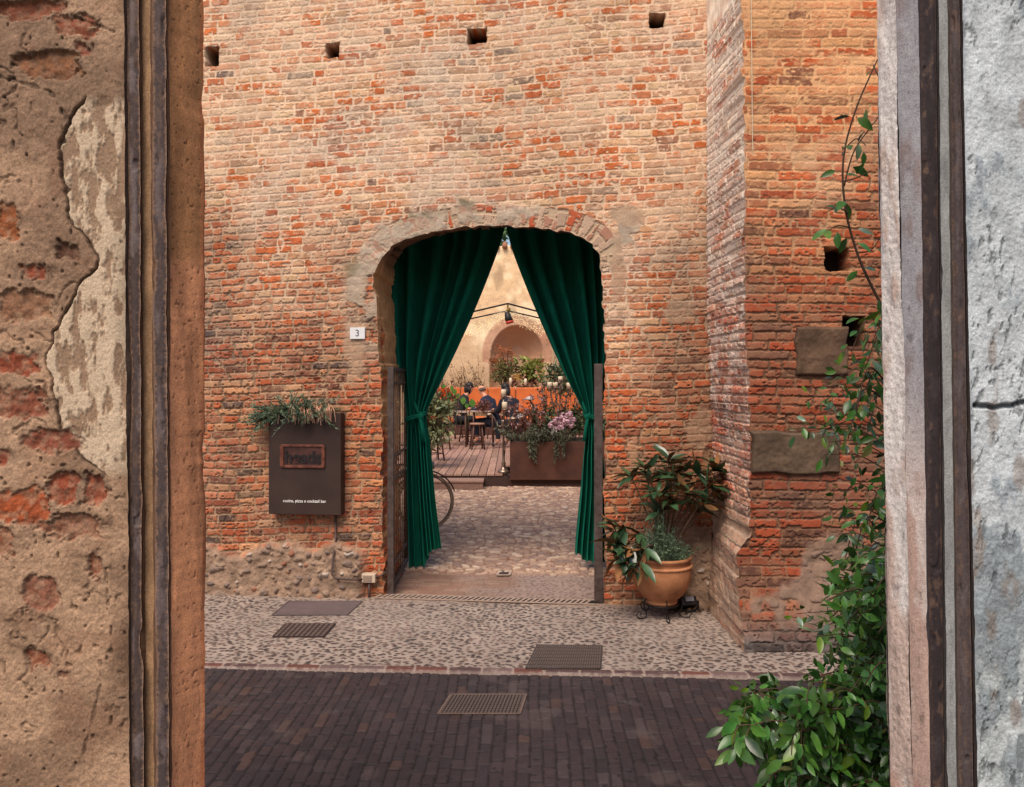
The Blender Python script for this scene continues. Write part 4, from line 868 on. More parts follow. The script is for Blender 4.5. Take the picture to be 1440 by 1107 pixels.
mb = MB(); q = wall_pt(539, 806, .0); mb.tube([wall_pt(530, 812, .02), wall_pt(537, 808, .03), q+Vector((.03, .05, .01)), q+Vector((.035, .3, .02))], .009, 8)
tag(mb.build('cable_conduit', M_pipe, smooth=True), 'conduit from the socket box bending round into the gateway', 'conduit')
def jbox():
    c = wall_pt(521, 811, .03); root = empty('socket_box', c, 'beige electrical socket box low on the wall beside the gate', 'socket box'); N = Vector((-ST, -CT, 0))
    mb = MB(); mb.box(c, (.112, .06, .07), rz=-TH, bev=.006); mb.build('housing', pmat('beige plastic', (196, 176, 152), .5, var=.08), root)
    mb = MB(); mb.box(c+N*.031+Vector((-.008, 0, 0)), (.072, .006, .045), rz=-TH, bev=.002); mb.build('cover', pmat('smoky cover', (150, 128, 112), .3), root)
jbox()
# ================================================================== POT WITH MAGNOLIA
def pot():
    c = G(929, 862); c = Vector(((930-CX)/F*5.80, 5.80, 0)); root = empty('terracotta_pot', c, 'big round terracotta pot with a rope moulding under its rim', 'plant pot')
    z0 = .105; pr = [(.0, z0), (.115, z0), (.118, z0+.018), (.112, z0+.03), (.135, z0+.045), (.175, z0+.09), (.205, z0+.15), (.218, z0+.21), (.219, z0+.25), (.212, z0+.29), (.207, z0+.315), (.222, z0+.33), (.226, z0+.34), (.222, z0+.35), (.205, z0+.352), (.198, z0+.33), (.20, z0+.27), (.0, z0+.27)]
    mb = MB(); mb.lathe(c, pr, 56, cap=False)
    mb.build('body', pmat('terracotta', (184, 126, 88), .85, rgb2=(122, 78, 54), scale=5.5, bump=.35, spec=.2), root, smooth=True)
    mb = MB(); n = 220
    for k in range(2): mb.tube([(c.x+(.216+.004*cos(40*t+k*pi))*cos(t), c.y+(.216+.004*cos(40*t+k*pi))*sin(t), z0+.283+.006*sin(40*t+k*pi)) for t in [i*2*pi/n for i in range(n+1)]], .0075, 6, cap=False)
    mb.build('rope_moulding', pmat('terracotta rope', (196, 134, 94), .8), root, smooth=True)
    mb = MB(); mb.lathe(c, [(0, z0+.30), (.198, z0+.31)], 40, cap=False); mb.build('soil', pmat('potting soil', (60, 44, 34), .95, bump=.8, scale=60), root)
    s = empty('plant_stand', c, 'black wrought iron stand with scrolled feet under the terracotta pot', 'plant stand'); M = pmat('wrought iron', (40, 34, 34), .5, .5)
    mb = MB(); mb.tube([(c.x+.125*cos(t), c.y+.125*sin(t), .098) for t in [i*2*pi/30 for i in range(31)]], .006, 8, cap=False); mb.build('ring', M, s, smooth=True)
    for az in (R(205), R(275), R(345), R(55), R(125)):
        dx, dy = cos(az), sin(az); pts = []
        for (r, z) in ((.125, .16), (.150, .125), (.152, .085), (.135, .05), (.132, .02), (.16, .006), (.20, .010), (.218, .035), (.205, .058), (.182, .055), (.178, .04), (.188, .033)): pts.append((c.x+dx*r, c.y+dy*r, z))
        mb = MB(); mb.tube(pts, .0046, 6); mb.build('leg', M, s, smooth=True)
    # magnolia: stems and long glossy leaves, rusty underneath
    g = empty('magnolia', c+Vector((0, 0, z0+.3)), 'magnolia with long glossy leaves, rusty underneath, growing from the terracotta pot', 'shrub')
    top = MB(); und = MB(); st = MB()
    tips = []
    Yp = 5.82
    for (px, py, dy) in ((885, 668, -.05), (905, 655, .0), (942, 645, .05), (955, 672, -.1), (985, 660, 0), (1006, 655, -.05), (1000, 680, -.12), (968, 690, -.18), (945, 700, -.15), (925, 690, -.1), (1012, 695, -.05), (990, 705, -.12), (915, 672, .05), (940, 668, 0), (1020, 676, .0), (978, 715, 0), (930, 712, -.1), (960, 658, .02)): tips.append((W(px, py, Yp+dy), 1))
    for (px, py, dy) in ((872, 742, -.1), (862, 765, -.15), (880, 772, -.2), (895, 752, -.1), (885, 790, -.22), (868, 785, -.15), (905, 775, -.2), (858, 748, -.05), (898, 795, -.25)): tips.append((W(px, py, Yp+dy), 0))
    for tip, hi in tips:
        b = c+Vector((random.uniform(-.05, .05), random.uniform(-.05, .05), z0+.3)); m = b*.5+tip*.5+Vector((0, 0, .05))
        if not hi: m = b*.55+tip*.45+Vector((0, 0, .09))
        pts = [b, b*.75+m*.25+Vector((0, 0, .04)), m, m*.4+tip*.6+Vector((0, 0, .02)), tip]; st.tube(pts, [.008, .007, .006, .005, .003], 6)
        ax = (tip-m).normalized()
        if not hi: ax = (ax+Vector((0, 0, -.3))).normalized()
        for k in range(11 if hi else 8):
            a = k*2.4+random.random(); o = ax.orthogonal().normalized(); o = Matrix.Rotation(a, 3, ax) @ o
            dr = (ax*random.uniform(.0, .8)+o*.9+Vector((0, -.15, .05 if hi else -.25))).normalized(); L = random.uniform(.12, .20)
            n = (Vector((0, 0, 1))-dr*dr.z+rv(.5)).normalized(); q = tip-ax*random.uniform(0, .05); n = -n if random.random() < .16 else n
            top.col = shade(.55, 1.3); und.col = shade(.7, 1.25)
            top.leaf(q, dr, n, L, L*.31, .26, .34); und.leaf(q-n*.0022, dr, n, L, L*.31, .26, .34)
    st.build('stems', pmat('brown stem', (96, 70, 52), .8), g, smooth=True)
    und.build('leaf_undersides', pmat('rusty leaf underside', (136, 90, 50), .8, attr=True, rgb2=(96, 66, 38)), g, smooth=True)
    top.build('leaves', pmat('glossy magnolia leaf', (58, 88, 54), .34, attr=True, rgb2=(34, 58, 38), scale=8, spec=.8), g, smooth=True)
    g = empty('conifer', c+Vector((0, 0, z0+.3)), 'soft grey green conifer filling the middle of the terracotta pot', 'plant'); mb = MB()
    for i in range(210):
        u = random.random(); x = random.gauss(-.02, .085); b = c+Vector((max(-.17, min(.15, x))*.8, random.uniform(-.14, .05), z0+.31)); up_ = random.uniform(.06, .14)+max(0, .34-abs(x+.02)*3.2)*random.random()
        tip = b+Vector((x*.5+random.uniform(-.05, .05), random.uniform(-.07, .05), up_)); mb.col = shade(.5, 1.2); mb.tube([b, (b+tip)/2+Vector((0, 0, .02)), tip], [.003, .002, .001], 4)
        for k in range(22):
            t = random.uniform(.3, 1.05); q = b+(tip-b)*t; mb.col = shade(.5, 1.45); dr = (tip-b).normalized()*.7+rv(.9); dr.z -= .15; mb.leaf(q, dr, rv(), random.uniform(.018, .04), .005, .15)
    mb.build('foliage', pmat('conifer green', (104, 122, 94), .75, attr=True, rgb2=(58, 76, 56)), g)
pot()
def ground_spot():
    c = G(972, 858)+Vector((0, .02, 0)); c = Vector((1.33, 5.93, 0)); root = empty('ground_spotlight', c, 'small black ground spotlight with a pale lens behind the pot', 'spotlight'); M = pmat('black housing', (30, 28, 30), .4)
    mb = MB(); mb.box((c.x, c.y, .07), (.12, .09, .07), M=Matrix.Rotation(.25, 4, 'Z') @ Matrix.Rotation(-.5, 4, 'X'), bev=.01); mb.build('housing', M, root)
    mb = MB(); mb.box((c.x+.005, c.y-.045, .105), (.07, .012, .035), M=Matrix.Rotation(.25, 4, 'Z') @ Matrix.Rotation(-.5, 4, 'X'), bev=.003); mb.build('lens', pmat('pale glass', (120, 120, 130), .15, var=.05), root)
    mb = MB(); mb.tube([(c.x-.08, c.y, .01), (c.x-.08, c.y, .08)], .008, 6); mb.tube([(c.x+.08, c.y, .01), (c.x+.08, c.y, .08)], .008, 6); mb.box((c.x, c.y, .012), (.2, .06, .012)); mb.build('bracket', M, root)
    mb = MB()
    for i in range(60):
        a = random.random()*6.3; r = random.uniform(0, .13); mb.col = shade(.5, 1.3); mb.leaf((c.x+.02+r*cos(a)*1.2, c.y+r*sin(a)*.6, .012+random.random()*.02), rv(), (0, 0, 1), random.uniform(.02, .045), .018, .2)
    tag(mb.build('fallen_leaves', pmat('dead leaf', (112, 82, 60), .8, attr=True)), 'dry fallen leaves in the corner behind the pot', 'leaves', kind='stuff')
ground_spot()
# ================================================================== VINE ON THE RIGHT GATEWAY WALL
def vine():
    root = empty('climbing_vine', (1.05, 2.2, 0), 'glossy green climbing vine tumbling down beside the white jamb on the right', 'climbing plant')
    lf = MB(); pl = MB(); st = MB()
    Yv = 2.15
    def stem(pts, r0=.004, r1=.0015, sub=6):
        P = [Vector(p) for p in pts]; out = []
        for i in range(len(P)-1):
            p0, p1, p2, p3 = P[max(i-1, 0)], P[i], P[i+1], P[min(i+2, len(P)-1)]
            for k in range(sub):
                t = k/sub; out.append(.5*((2*p1)+(-p0+p2)*t+(2*p0-5*p1+4*p2-p3)*t*t+(-p0+3*p1-3*p2+p3)*t**3))
        out.append(P[-1]); n = len(out); st.tube(out, [r0+(r1-r0)*i/n for i in range(n)], 6); return out
    def leaves(path, step, L0, L1, dens=2, spread=1., droop=.5, pale=.12):
        acc = 0
        for a, b in zip(path[:-1], path[1:]):
            acc += (b-a).length
            while acc > step:
                acc -= step; ax = (b-a).normalized(); o = ax.orthogonal().normalized(); o = Matrix.Rotation(random.random()*6.3, 3, ax) @ o
                for s in range(dens):
                    oo = o*(1 if s % 2 == 0 else -1)+rv(.35); dr = (oo*spread+ax*random.uniform(0, .7)+Vector((0, -.15, -droop*random.uniform(.2, 1.2)))).normalized()
                    L = random.uniform(L0, L1); n = (Vector((0, -.35, .8))+rv(.95)).normalized(); q = b+oo.normalized()*.012+rv(.012)
                    m = pl if random.random() < pale*.6 else lf; m.col = shade(.25, 1.45, .2) if random.random() > .06 else (1.9, 1.25, .6); m.leaf(q, dr, n, L, L*random.uniform(.38, .5), random.uniform(.1, .35), .25)
    # the long bare shoot reaching up
    p = stem([W(1262, 470, Yv), W(1240, 430, Yv), W(1222, 395, Yv), W(1205, 355, Yv), W(1190, 300, Yv), W(1185, 245, Yv), W(1190, 200, Yv), W(1205, 150, Yv), W(1222, 110, Yv), W(1234, 84, Yv)], .0042, .0016)
    leaves(p[8:46], .085, .04, .058, 2, 1, .8, .5)
    q = stem([W(1187, 262, Yv), W(1200, 215, Yv), W(1222, 182, Yv), W(1240, 160, Yv)], .0022, .0012); leaves(q, .06, .03, .05, 1, 1, .5, .4)
    for a, b, c_ in (((1186, 255), (1205, 250), (1225, 240)), ((1205, 355), (1225, 352), (1240, 330)), ((1195, 320), (1175, 318), (1155, 335)), ((1192, 300), (1178, 292), (1160, 300)), ((1192, 205), (1205, 195), (1218, 205)), ((1228, 92), (1236, 110), (1240, 130))):
        q = stem([W(*a, Yv), W(*b, Yv-.03), W(*c_, Yv-.05)], .002, .001, 4); leaves(q, .035, .035, .05, 1, 1, .9, .4)
    # hanging column beside the jamb
    for i in range(32):
        x0 = random.uniform(1236, 1290); y0 = random.uniform(520, 800) if i > 8 else random.uniform(440, 520); Y = Yv+random.uniform(-.25, .2); s = random.choice((-1, -1, -1, .3)); L = random.uniform(20, 62)
        x1 = x0+s*L*.6; x2 = x0+s*L; q = stem([W(x0, y0, Y), W(x1, y0+random.uniform(-20, 15), Y-.05), W(x2, y0+random.uniform(10, 60), Y-.08)], .0025, .001, 4); leaves(q, .024, .022, .044, 2, .9, .9, .25)
    for i in range(13):
        y0 = (560, 575, 600, 620, 860, 520, 540, 640, 680, 710, 590, 605, 750)[i]; q = stem([W(1245, y0+20, Yv), W(1205, y0, Yv), W((1140, 1150, 1120, 1165, 1120, 1175, 1165, 1160, 1180, 1175, 1150, 1130, 1185)[i], y0+random.uniform(-5, 25), Yv-.1)], .002, .0008, 5); leaves(q, .035, .02, .036, 2, .8, .4, .3)
    # the mass at the foot
    hub = W(1290, 1040, Yv)
    for i in range(185):
        t = i/185; x1 = random.triangular(1120, 1275, 1230); y1 = random.uniform(800, 1130)
        lim = 1135 if y1 < 930 else 1060
        x1 = max(x1, lim+random.uniform(0, 40)-max(0, 0))
        if y1 < 880: x1 = max(x1, 1185-(y1-800)*.35)
        Y = Yv+random.uniform(-.35, .3)
        q = stem([W(1295, min(y1+80, 1100), Y+.1), W((x1+1280)/2, y1+random.uniform(-30, 30), Y), W(x1, y1+random.uniform(-20, 30), Y-.05)], .003, .001, 4); leaves(q, .022, .016, .046, 2, 1., .5, .14)
    for i in range(46):
        x1 = random.uniform(1035, 1150); y1 = random.uniform(950, 1120)
        if x1 < 1070: y1 = max(min(y1, 1020), 975)
        Y = Yv-.1+random.uniform(-.2, .15)
        q = stem([W(min(1235, x1+130), y1+random.uniform(20, 80), Y+.15), W(x1+60, y1+random.uniform(0, 25), Y), W(x1, y1, Y-.03), W(x1-8, y1+random.uniform(15, 60), Y-.05)], .002, .001, 4); leaves(q[2:], .024, .026, .062, 2, 1., .8, .10)
    for i in range(14): stem([W(1275+random.uniform(-20, 20), 1180, Yv+random.uniform(-.2, .2)), W(1265+random.uniform(-25, 25), 1000, Yv), W(1262+random.uniform(-18, 18), 800, Yv), W(1262+random.uniform(-12, 20), 600, Yv+.05), W(1262, 470, Yv)], .005, .003, 4)
    tr = stem([(1.22, 2.25, -.02), (1.14, 2.22, .3), (1.1, 2.2, .8)], .016, .008)
    st.build('stems', pmat('vine stem', (88, 66, 50), .8), root, smooth=True)
    lf.build('foliage', pmat('vine leaf', (90, 138, 58), .34, attr=True, rgb2=(50, 94, 38), scale=20, spec=.6, trans=.18), root, smooth=True)
    pl.build('pale_foliage', pmat('pale vine leaf', (124, 148, 122), .28, attr=True, rgb2=(96, 124, 92), scale=20, spec=.7, trans=.1), root, smooth=True)
vine()
# ================================================================== COURTYARD
DZ = .22
def deck():
    YA = 12.75; x1 = W(714, 668, 12.85).x; root = empty('wooden_deck', (-1.5, 12.8, 0), 'raised wooden deck of brown boards under the stools and tables', 'deck')
    mb = MB(); x = -4.2; k = 0
    while x < 7.0:
        w_ = .135; mb.col = shade(.75, 1.2, .04); ys = YA if x+w_ < x1+.02 else 14.05
        y = ys
        while y < 22.6:
            L = min(random.uniform(1.6, 3.4), 22.6-y); mb.box((x+w_/2, y+L/2, DZ-.014+random.uniform(-.002, .002)), (w_-.012, L-.006, .028)); y += L; mb.col = shade(.75, 1.2, .04)
        x += w_
    mb.build('boards', pmat('weathered decking', (172, 134, 118), .75, attr=True, rgb2=(136, 102, 88), scale=6, stretch=(6, .6, 1), bump=.3), root)
    mb = MB(); mb.box(((x1-4.2)/2-.0, YA+.03, DZ/2-.02), (x1+4.2, .03, DZ-.04)); mb.box((x1-.03, YA+.7, DZ/2-.02), (.03, 1.3, DZ-.04)); mb.build('fascia', pmat('deck fascia', (66, 46, 40), .8), root)
    s = empty('deck_step', (-1, 12.5, 0), 'low timber step in front of the wooden deck', 'step')
    a = W(680, 686, 12.42); mb = MB(); mb.box(((a.x-3.2)/2, 12.58, .145), (a.x+3.2, .36, .03), bev=.004); mb.build('tread', pmat('step board', (162, 128, 114), .75, rgb2=(128, 98, 86), stretch=(.5, 6, 1), scale=6), s)
    mb = MB(); mb.box(((a.x-3.2)/2, 12.43, .075), (a.x+3.18, .03, .11)); mb.box((a.x-.03, 12.6, .065), (.03, .3, .12)); mb.build('riser', pmat('step riser', (140, 108, 96), .8), s)
deck()
M_rust = pmat('rusty steel', (94, 56, 42), .8, .1, rgb2=(66, 40, 32), scale=5, bump=.3)
def planter():
    x0 = W(717, 660, 12.75).x; root = empty('steel_planter', (.6, 13.2, 0), 'long rusty steel planter overflowing with flowers at the deck corner', 'planter')
    x1 = 2.4; y0, y1 = 12.72, 13.6
    mb = MB(); mb.box(((x0+x1)/2, (y0+y1)/2, .44), (x1-x0, y1-y0, .62), bev=.006); mb.build('trough', M_rust, root)
    mb = MB(); mb.box(((x0+x1)/2+.02-.25, (y0+y1)/2+.02, .07), (x1-x0+.44, y1-y0-.1, .14)); mb.build('plinth', pmat('planter plinth', (74, 50, 42), .85), root)
    mb = MB(); mb.box(((x0+x1)/2, (y0+y1)/2, .752), (x1-x0-.06, y1-y0-.06, .02)); mb.build('soil', pmat('planter soil', (48, 36, 28), .95, bump=1, scale=30), root)
    zt = .75
    def tufts(name, label, cat, n, xr, yr, zr, L, w_, mat, per=14, droop=.2, up=1., col=(.5, 1.4), zb=None):
        g = empty(name, ((xr[0]+xr[1])/2, (yr[0]+yr[1])/2, zt), label, cat); mb = MB(); s = MB()
        for i in range(n):
            x = random.uniform(*xr); y = random.uniform(*yr); b = Vector((x, y, zt if zb is None else zb)); tip = b+Vector((random.gauss(0, .12), random.gauss(-.04, .10), random.uniform(*zr)*up))
            s.tube([b, (b+tip)/2+rv(.02), tip], [.005, .004, .002], 4)
            for k in range(per):
                t = random.uniform(.35, 1.1); q = b+(tip-b)*t; mb.col = shade(*col); dr = (tip-b).normalized()*.5+rv(1.); dr.z -= droop; mb.leaf(q, dr, rv()+Vector((0, 0, .6)), random.uniform(*L), w_, .2)
        s.build('stems', pmat(name+' stem', (96, 72, 56), .8), g); mb.build('leaves', mat, g); return g
    M_g1 = pmat('dark green leaf', (78, 92, 58), .5, attr=True, rgb2=(52, 66, 42), trans=.1); M_g2 = pmat('grey green leaf', (104, 104, 82), .6, attr=True, rgb2=(72, 76, 60), trans=.1)
    M_r = pmat('russet leaf', (140, 84, 66), .6, attr=True, rgb2=(102, 60, 50), trans=.15); M_p = pmat('dusty pink petal', (206, 166, 158), .6, attr=True, trans=.2)
    tufts('leafy_shrub', 'dense dark green shrub filling the right half of the rusty planter', 'shrub', 70, (.35, 1.9), (12.85, 13.5), (.15, .62), (.05, .10), .035, M_g1, 22)
    tufts('trailing_fern', 'feathery grey green fern spilling over the front of the planter', 'fern', 60, (x0, 1.0), (12.72, 12.95), (.05, .26), (.05, .12), .012, M_g2, 30, .5)
    g = empty('trailing_sprig', (.62, 12.7, .7), 'long sprig hanging down the face of the rusty planter', 'plant'); mb = MB()
    for i in range(16):
        x = random.choice((random.uniform(.25, .45), random.uniform(.6, .85))); p0 = Vector((x, 12.74, .76)); e = p0+Vector((random.uniform(-.06, .1), -.12, -random.uniform(.12, .34))); mb.col = (.7, .7, .6); mb.tube([p0, p0+Vector((0, -.1, .02)), e], .003, 4)
        for k in range(34): t = random.random(); q = (p0+Vector((0, -.1, .02)))*(1-t)+e*t; mb.col = shade(.5, 1.3); mb.leaf(q, rv()+Vector((0, 0, -.6)), rv(), random.uniform(.03, .07), .012, .2)
    mb.build('leaves', M_g2, g)
    tufts('russet_shrub', 'reddish brown shrub in the left part of the rusty planter', 'shrub', 50, (x0+.03, .62), (12.9, 13.4), (.2, .58), (.03, .07), .022, M_r, 22)
    tufts('leafy_shrub', 'taller loose shrub with rosy dried heads behind the rusty planter', 'shrub', 46, (.5, 1.5), (13.2, 13.6), (.5, .98), (.03, .07), .03, pmat('rosy leaf', (138, 100, 84), .6, attr=True, rgb2=(96, 76, 58), trans=.15), 24)
    # hydrangea
    g = empty('pink_hydrangea', W(790, 590, 12.85), 'cluster of pale pink flower heads in the rusty planter', 'flowers'); st = MB()
    for i, (px, py, r) in enumerate(((776, 598, 6), (784, 592, 7), (792, 586, 6), (800, 583, 5.5), (797, 592, 7), (789, 600, 7), (806, 591, 5), (781, 604, 5), (803, 598, 5))):
        c = W(px, py, 12.72+random.uniform(-.04, .06)); mb = MB(); rr = r/86.
        for k in range(110):
            v = rv(); v.normalize(); mb.col = shade(.8, 1.15, .04); mb.leaf(c+v*rr*.8, (v.orthogonal()+rv(.5)), v, rr*.5, rr*.45, .1)
        mb.build('flower_head', pmat('hydrangea petal', (216, 176, 184), .6, attr=True, rgb2=(190, 142, 158), trans=.2), g); st.tube([c, c+Vector((0, .08, -.25))], .005, 5)
    st.build('stems', M_g1, g)
    g = empty('white_flowers', W(780, 607, 12.7), 'few small white blossoms below the pink flower heads', 'flowers'); M_w = pmat('white petal', (232, 226, 222), .6, trans=.2)
    for (px, py) in ((778, 606), (777, 609), (781, 605), (826, 586), (830, 584), (733, 584), (729, 586)):
        c = W(px, py, 12.66); mb = MB()
        for k in range(14): v = rv().normalized(); mb.leaf(c+v*.012, v, v.orthogonal(), .026, .02, .1)
        mb.build('blossom', M_w, g)
    g = empty('dried_flowers', W(735, 590, 12.85), 'dusty pink dried blooms in the left end of the rusty planter', 'flowers'); s = MB()
    for i in range(40):
        mb = MB(); px = random.uniform(716, 768); py = random.uniform(556, 600); c = W(px, py, random.uniform(12.8, 13.2)); s.tube([c, Vector((c.x, c.y+.03, zt))], .003, 4)
        for k in range(10): v = rv().normalized(); mb.col = shade(.7, 1.2, .06); mb.leaf(c+v*.012, v, v.orthogonal(), .04, .022, .2)
        mb.build('blossom', M_p, g)
    s.build('stems', M_r, g)
    return M_g1, M_g2, M_r
M_g1, M_g2, M_r = planter()
M_sil = pmat('tarnished silver', (158, 136, 122), .32, .75, rgb2=(110, 92, 82), scale=12)
M_wax = pmat('candle wax', (236, 214, 184), .55, var=.05, trans=.2)
def candelabrum(base, H, label, tops, r=.035, arms=True):
    """base point, height of the crown, candle tops given as (dx, dy, z, radius, height)"""
    root = empty('candelabrum', base, label, 'candelabrum', None); b = Vector(base); mb = MB()
    mb.lathe(b, [(0, 0), (.10, 0), (.105, .02), (.085, .045), (.05, .07), (.03, .12), (.042, .15), (.024, .19), (.020, .4), (.019, H*.75), (.026, H*.78), (.018, H*.82), (.020, H-.08), (.045, H-.04), (.03, H), (0, H)], 18)
    mb.build('stem', M_sil, root, smooth=True)
    for (dx, dy, z, rr, h) in tops:
        c = b+Vector((dx, dy, z)); mb = MB()
        if abs(dx)+abs(dy) > .05:
            o = Vector((dx, dy, 0)); zz = z-h-.02; p = [b+o*t+Vector((0, 0, H-.05+(zz-H+.05)*t**3-.075*sin(t*pi*1.9)*(1-.3*t))) for t in [i_/14 for i_ in range(15)]]
            mb.tube(p, .012, 6)
        else: mb.tube([b+Vector((0, 0, H-.02)), c-Vector((0, 0, h))], .014, 6)
        mb.lathe(c-Vector((0, 0, h+.025)), [(0, 0), (.02, 0), (.05, .012), (.055, .025), (0, .026)], 14); am = mb.build('arm', M_sil, root, smooth=True)
        mb = MB(); mb.lathe(c-Vector((0, 0, h)), [(0, 0), (rr, 0), (rr, h-.008), (rr*.8, h), (0, h-.006)], 14); mb.build('candle', M_wax, root, smooth=True)
b = W(708, 664, 12.95); b.z = DZ
candelabrum(b, .88, 'tall silver candelabrum on the corner of the wooden deck', [(.0, 0, 1.38, .042, .11), (.02, -.10, 1.175, .045, .12), (-.235, .05, .98, .036, .012), (.225, .08, 1.03, .036, .012), (.16, -.16, .92, .036, .012)])
candelabrum((W(786, 600, 13.75).x, 13.75, DZ), 1.02, 'candelabrum with a row of pale round candles among the flowers', [(-.16, 0, 1.50, .045, .10), (-.06, .06, 1.50, .045, .10), (.02, -.08, 1.60, .04, .10), (.18, 0, 1.49, .048, .10)])
c = W(745, 561, 13.3); root = empty('flower_lamp', (c.x, c.y, .75), 'little pale mushroom shaped lamp leaning out of the planter', 'garden lamp')
mb = MB(); mb.tube([(c.x+.16, c.y, .85), c], .012, 8); mb.build('stem', M_sil, root, smooth=True)
mb = MB(); mb.lathe(c, [(0, -.03), (.075, -.02), (.08, .0), (.05, .035), (0, .045)], 18); mb.build('shade', pmat('pale enamel', (190, 176, 172), .4), root, smooth=True)
# ---- bench, table, stools
M_wood = pmat('dark stained wood', (96, 58, 44), .5, rgb2=(62, 38, 30), stretch=(1, 1, .3), scale=14)
M_orange = pmat('burnt orange leather', (206, 108, 50), .55, rgb2=(184, 90, 40), scale=4)
def bench():
    Yb = 22.4; x0, x1 = W(600, 560, Yb).x-.6, W(880, 560, Yb).x; root = empty('banquette_bench', (0, Yb, DZ), 'long orange banquette bench along the back wall behind the guests', 'bench')
    zt = W(0, 545, Yb).z; n = 8; wd = (x1-x0)/n
    for k in range(n):
        mb = MB(); mb.box((x0+wd*(k+.5), Yb, (zt+.85)/2), (wd-.02, .12, zt-.85), bev=.03); mb.build('back_cushion', M_orange, root, smooth=False)
        mb = MB(); mb.box((x0+wd*(k+.5), Yb-.32, .66), (wd-.02, .56, .14), bev=.035); mb.build('seat_cushion', M_orange, root)
    mb = MB(); mb.box(((x0+x1)/2, Yb-.25, .41), (x1-x0, .5, .36)); mb.build('base', M_wood, root)
bench()
def table(px0, px1, py, Y, label):
    a, b = W(px0, py, Y), W(px1, py, Y); c = (a+b)/2; root = empty('cafe_table', (c.x, Y, DZ), label, 'table', 'tables on the deck')
    wd = b.x-a.x; mb = MB(); mb.box((c.x, Y+.3, a.z-.015), (wd, .62, .03), bev=.006); mb.build('tabletop', pmat('pale table top', (176, 150, 136), .35, var=.1), root)
    for s in (-1, 1):
        for t in (0.04, .56):
            mb = MB(); mb.tube([(c.x+s*(wd/2-.06), Y+t, DZ), (c.x+s*(wd/2-.08), Y+t, a.z-.03)], .018, 8); mb.build('leg', M_wood, root, smooth=True)
table(612, 659, 579, 17.9, 'cafe table at the left, in front of the dark haired woman'); table(661, 697, 578, 18.0, 'cafe table beside the man in the navy jacket')
def copy_tree(o, loc):
    c = o.copy(); COL.objects.link(c); c.location = loc
    for ch in o.children:
        k = ch.copy(); COL.objects.link(k); k.parent = c
    return c
def stool():
    r = empty('bar_stool', (0, 0, 0)); mb = MB(); mb.lathe((0, 0, .545), [(0, 0), (.155, 0), (.17, .012), (.17, .03), (.155, .04), (0, .043)], 24); mb.build('seat', pmat('worn seat', (158, 120, 98), .5), r, smooth=True)
    for k in range(4):
        a = pi/4+k*pi/2; mb = MB(); mb.tube([(.12*cos(a), .12*sin(a), .545), (.2*cos(a), .2*sin(a), 0)], [.02, .016], 8); mb.build('leg', M_wood, r, smooth=True)
    for z in (.14, .30):
        mb = MB(); rr = .2-(z/.545)*.08
        for k in range(4): a = pi/4+k*pi/2; b = a+pi/2; mb.tube([(rr*cos(a), rr*sin(a), z), (rr*cos(b), rr*sin(b), z)], .009, 6)
        mb.build('footrest', M_wood, r, smooth=True)
    return r
proto = stool(); first = True
for (px, py, lab, rz) in ((671, 632, 'round wooden bar stool standing nearest the tall candelabrum', .2), (657, 622, 'bar stool under the table behind the nearest stool', .7), (690, 617, 'bar stool behind the candelabrum stem', .4), (624, 632, 'bar stool beside the potted climber at the left of the deck', .1), (611, 648, 'front bar stool half hidden by the left curtain', .5), (640, 617, 'bar stool at the feet of the dark haired woman', .9), (703, 613, 'bar stool under the guest in the black coat', .3)):
    Y = (EYE-DZ)*F/(py-HY); loc = ((px-CX)/F*Y, Y, DZ)
    s = proto if first else copy_tree(proto, loc); first = False; s.location = loc; s.rotation_euler = (0, 0, rz); tag(s, lab, 'stool', 'bar stools on the deck')
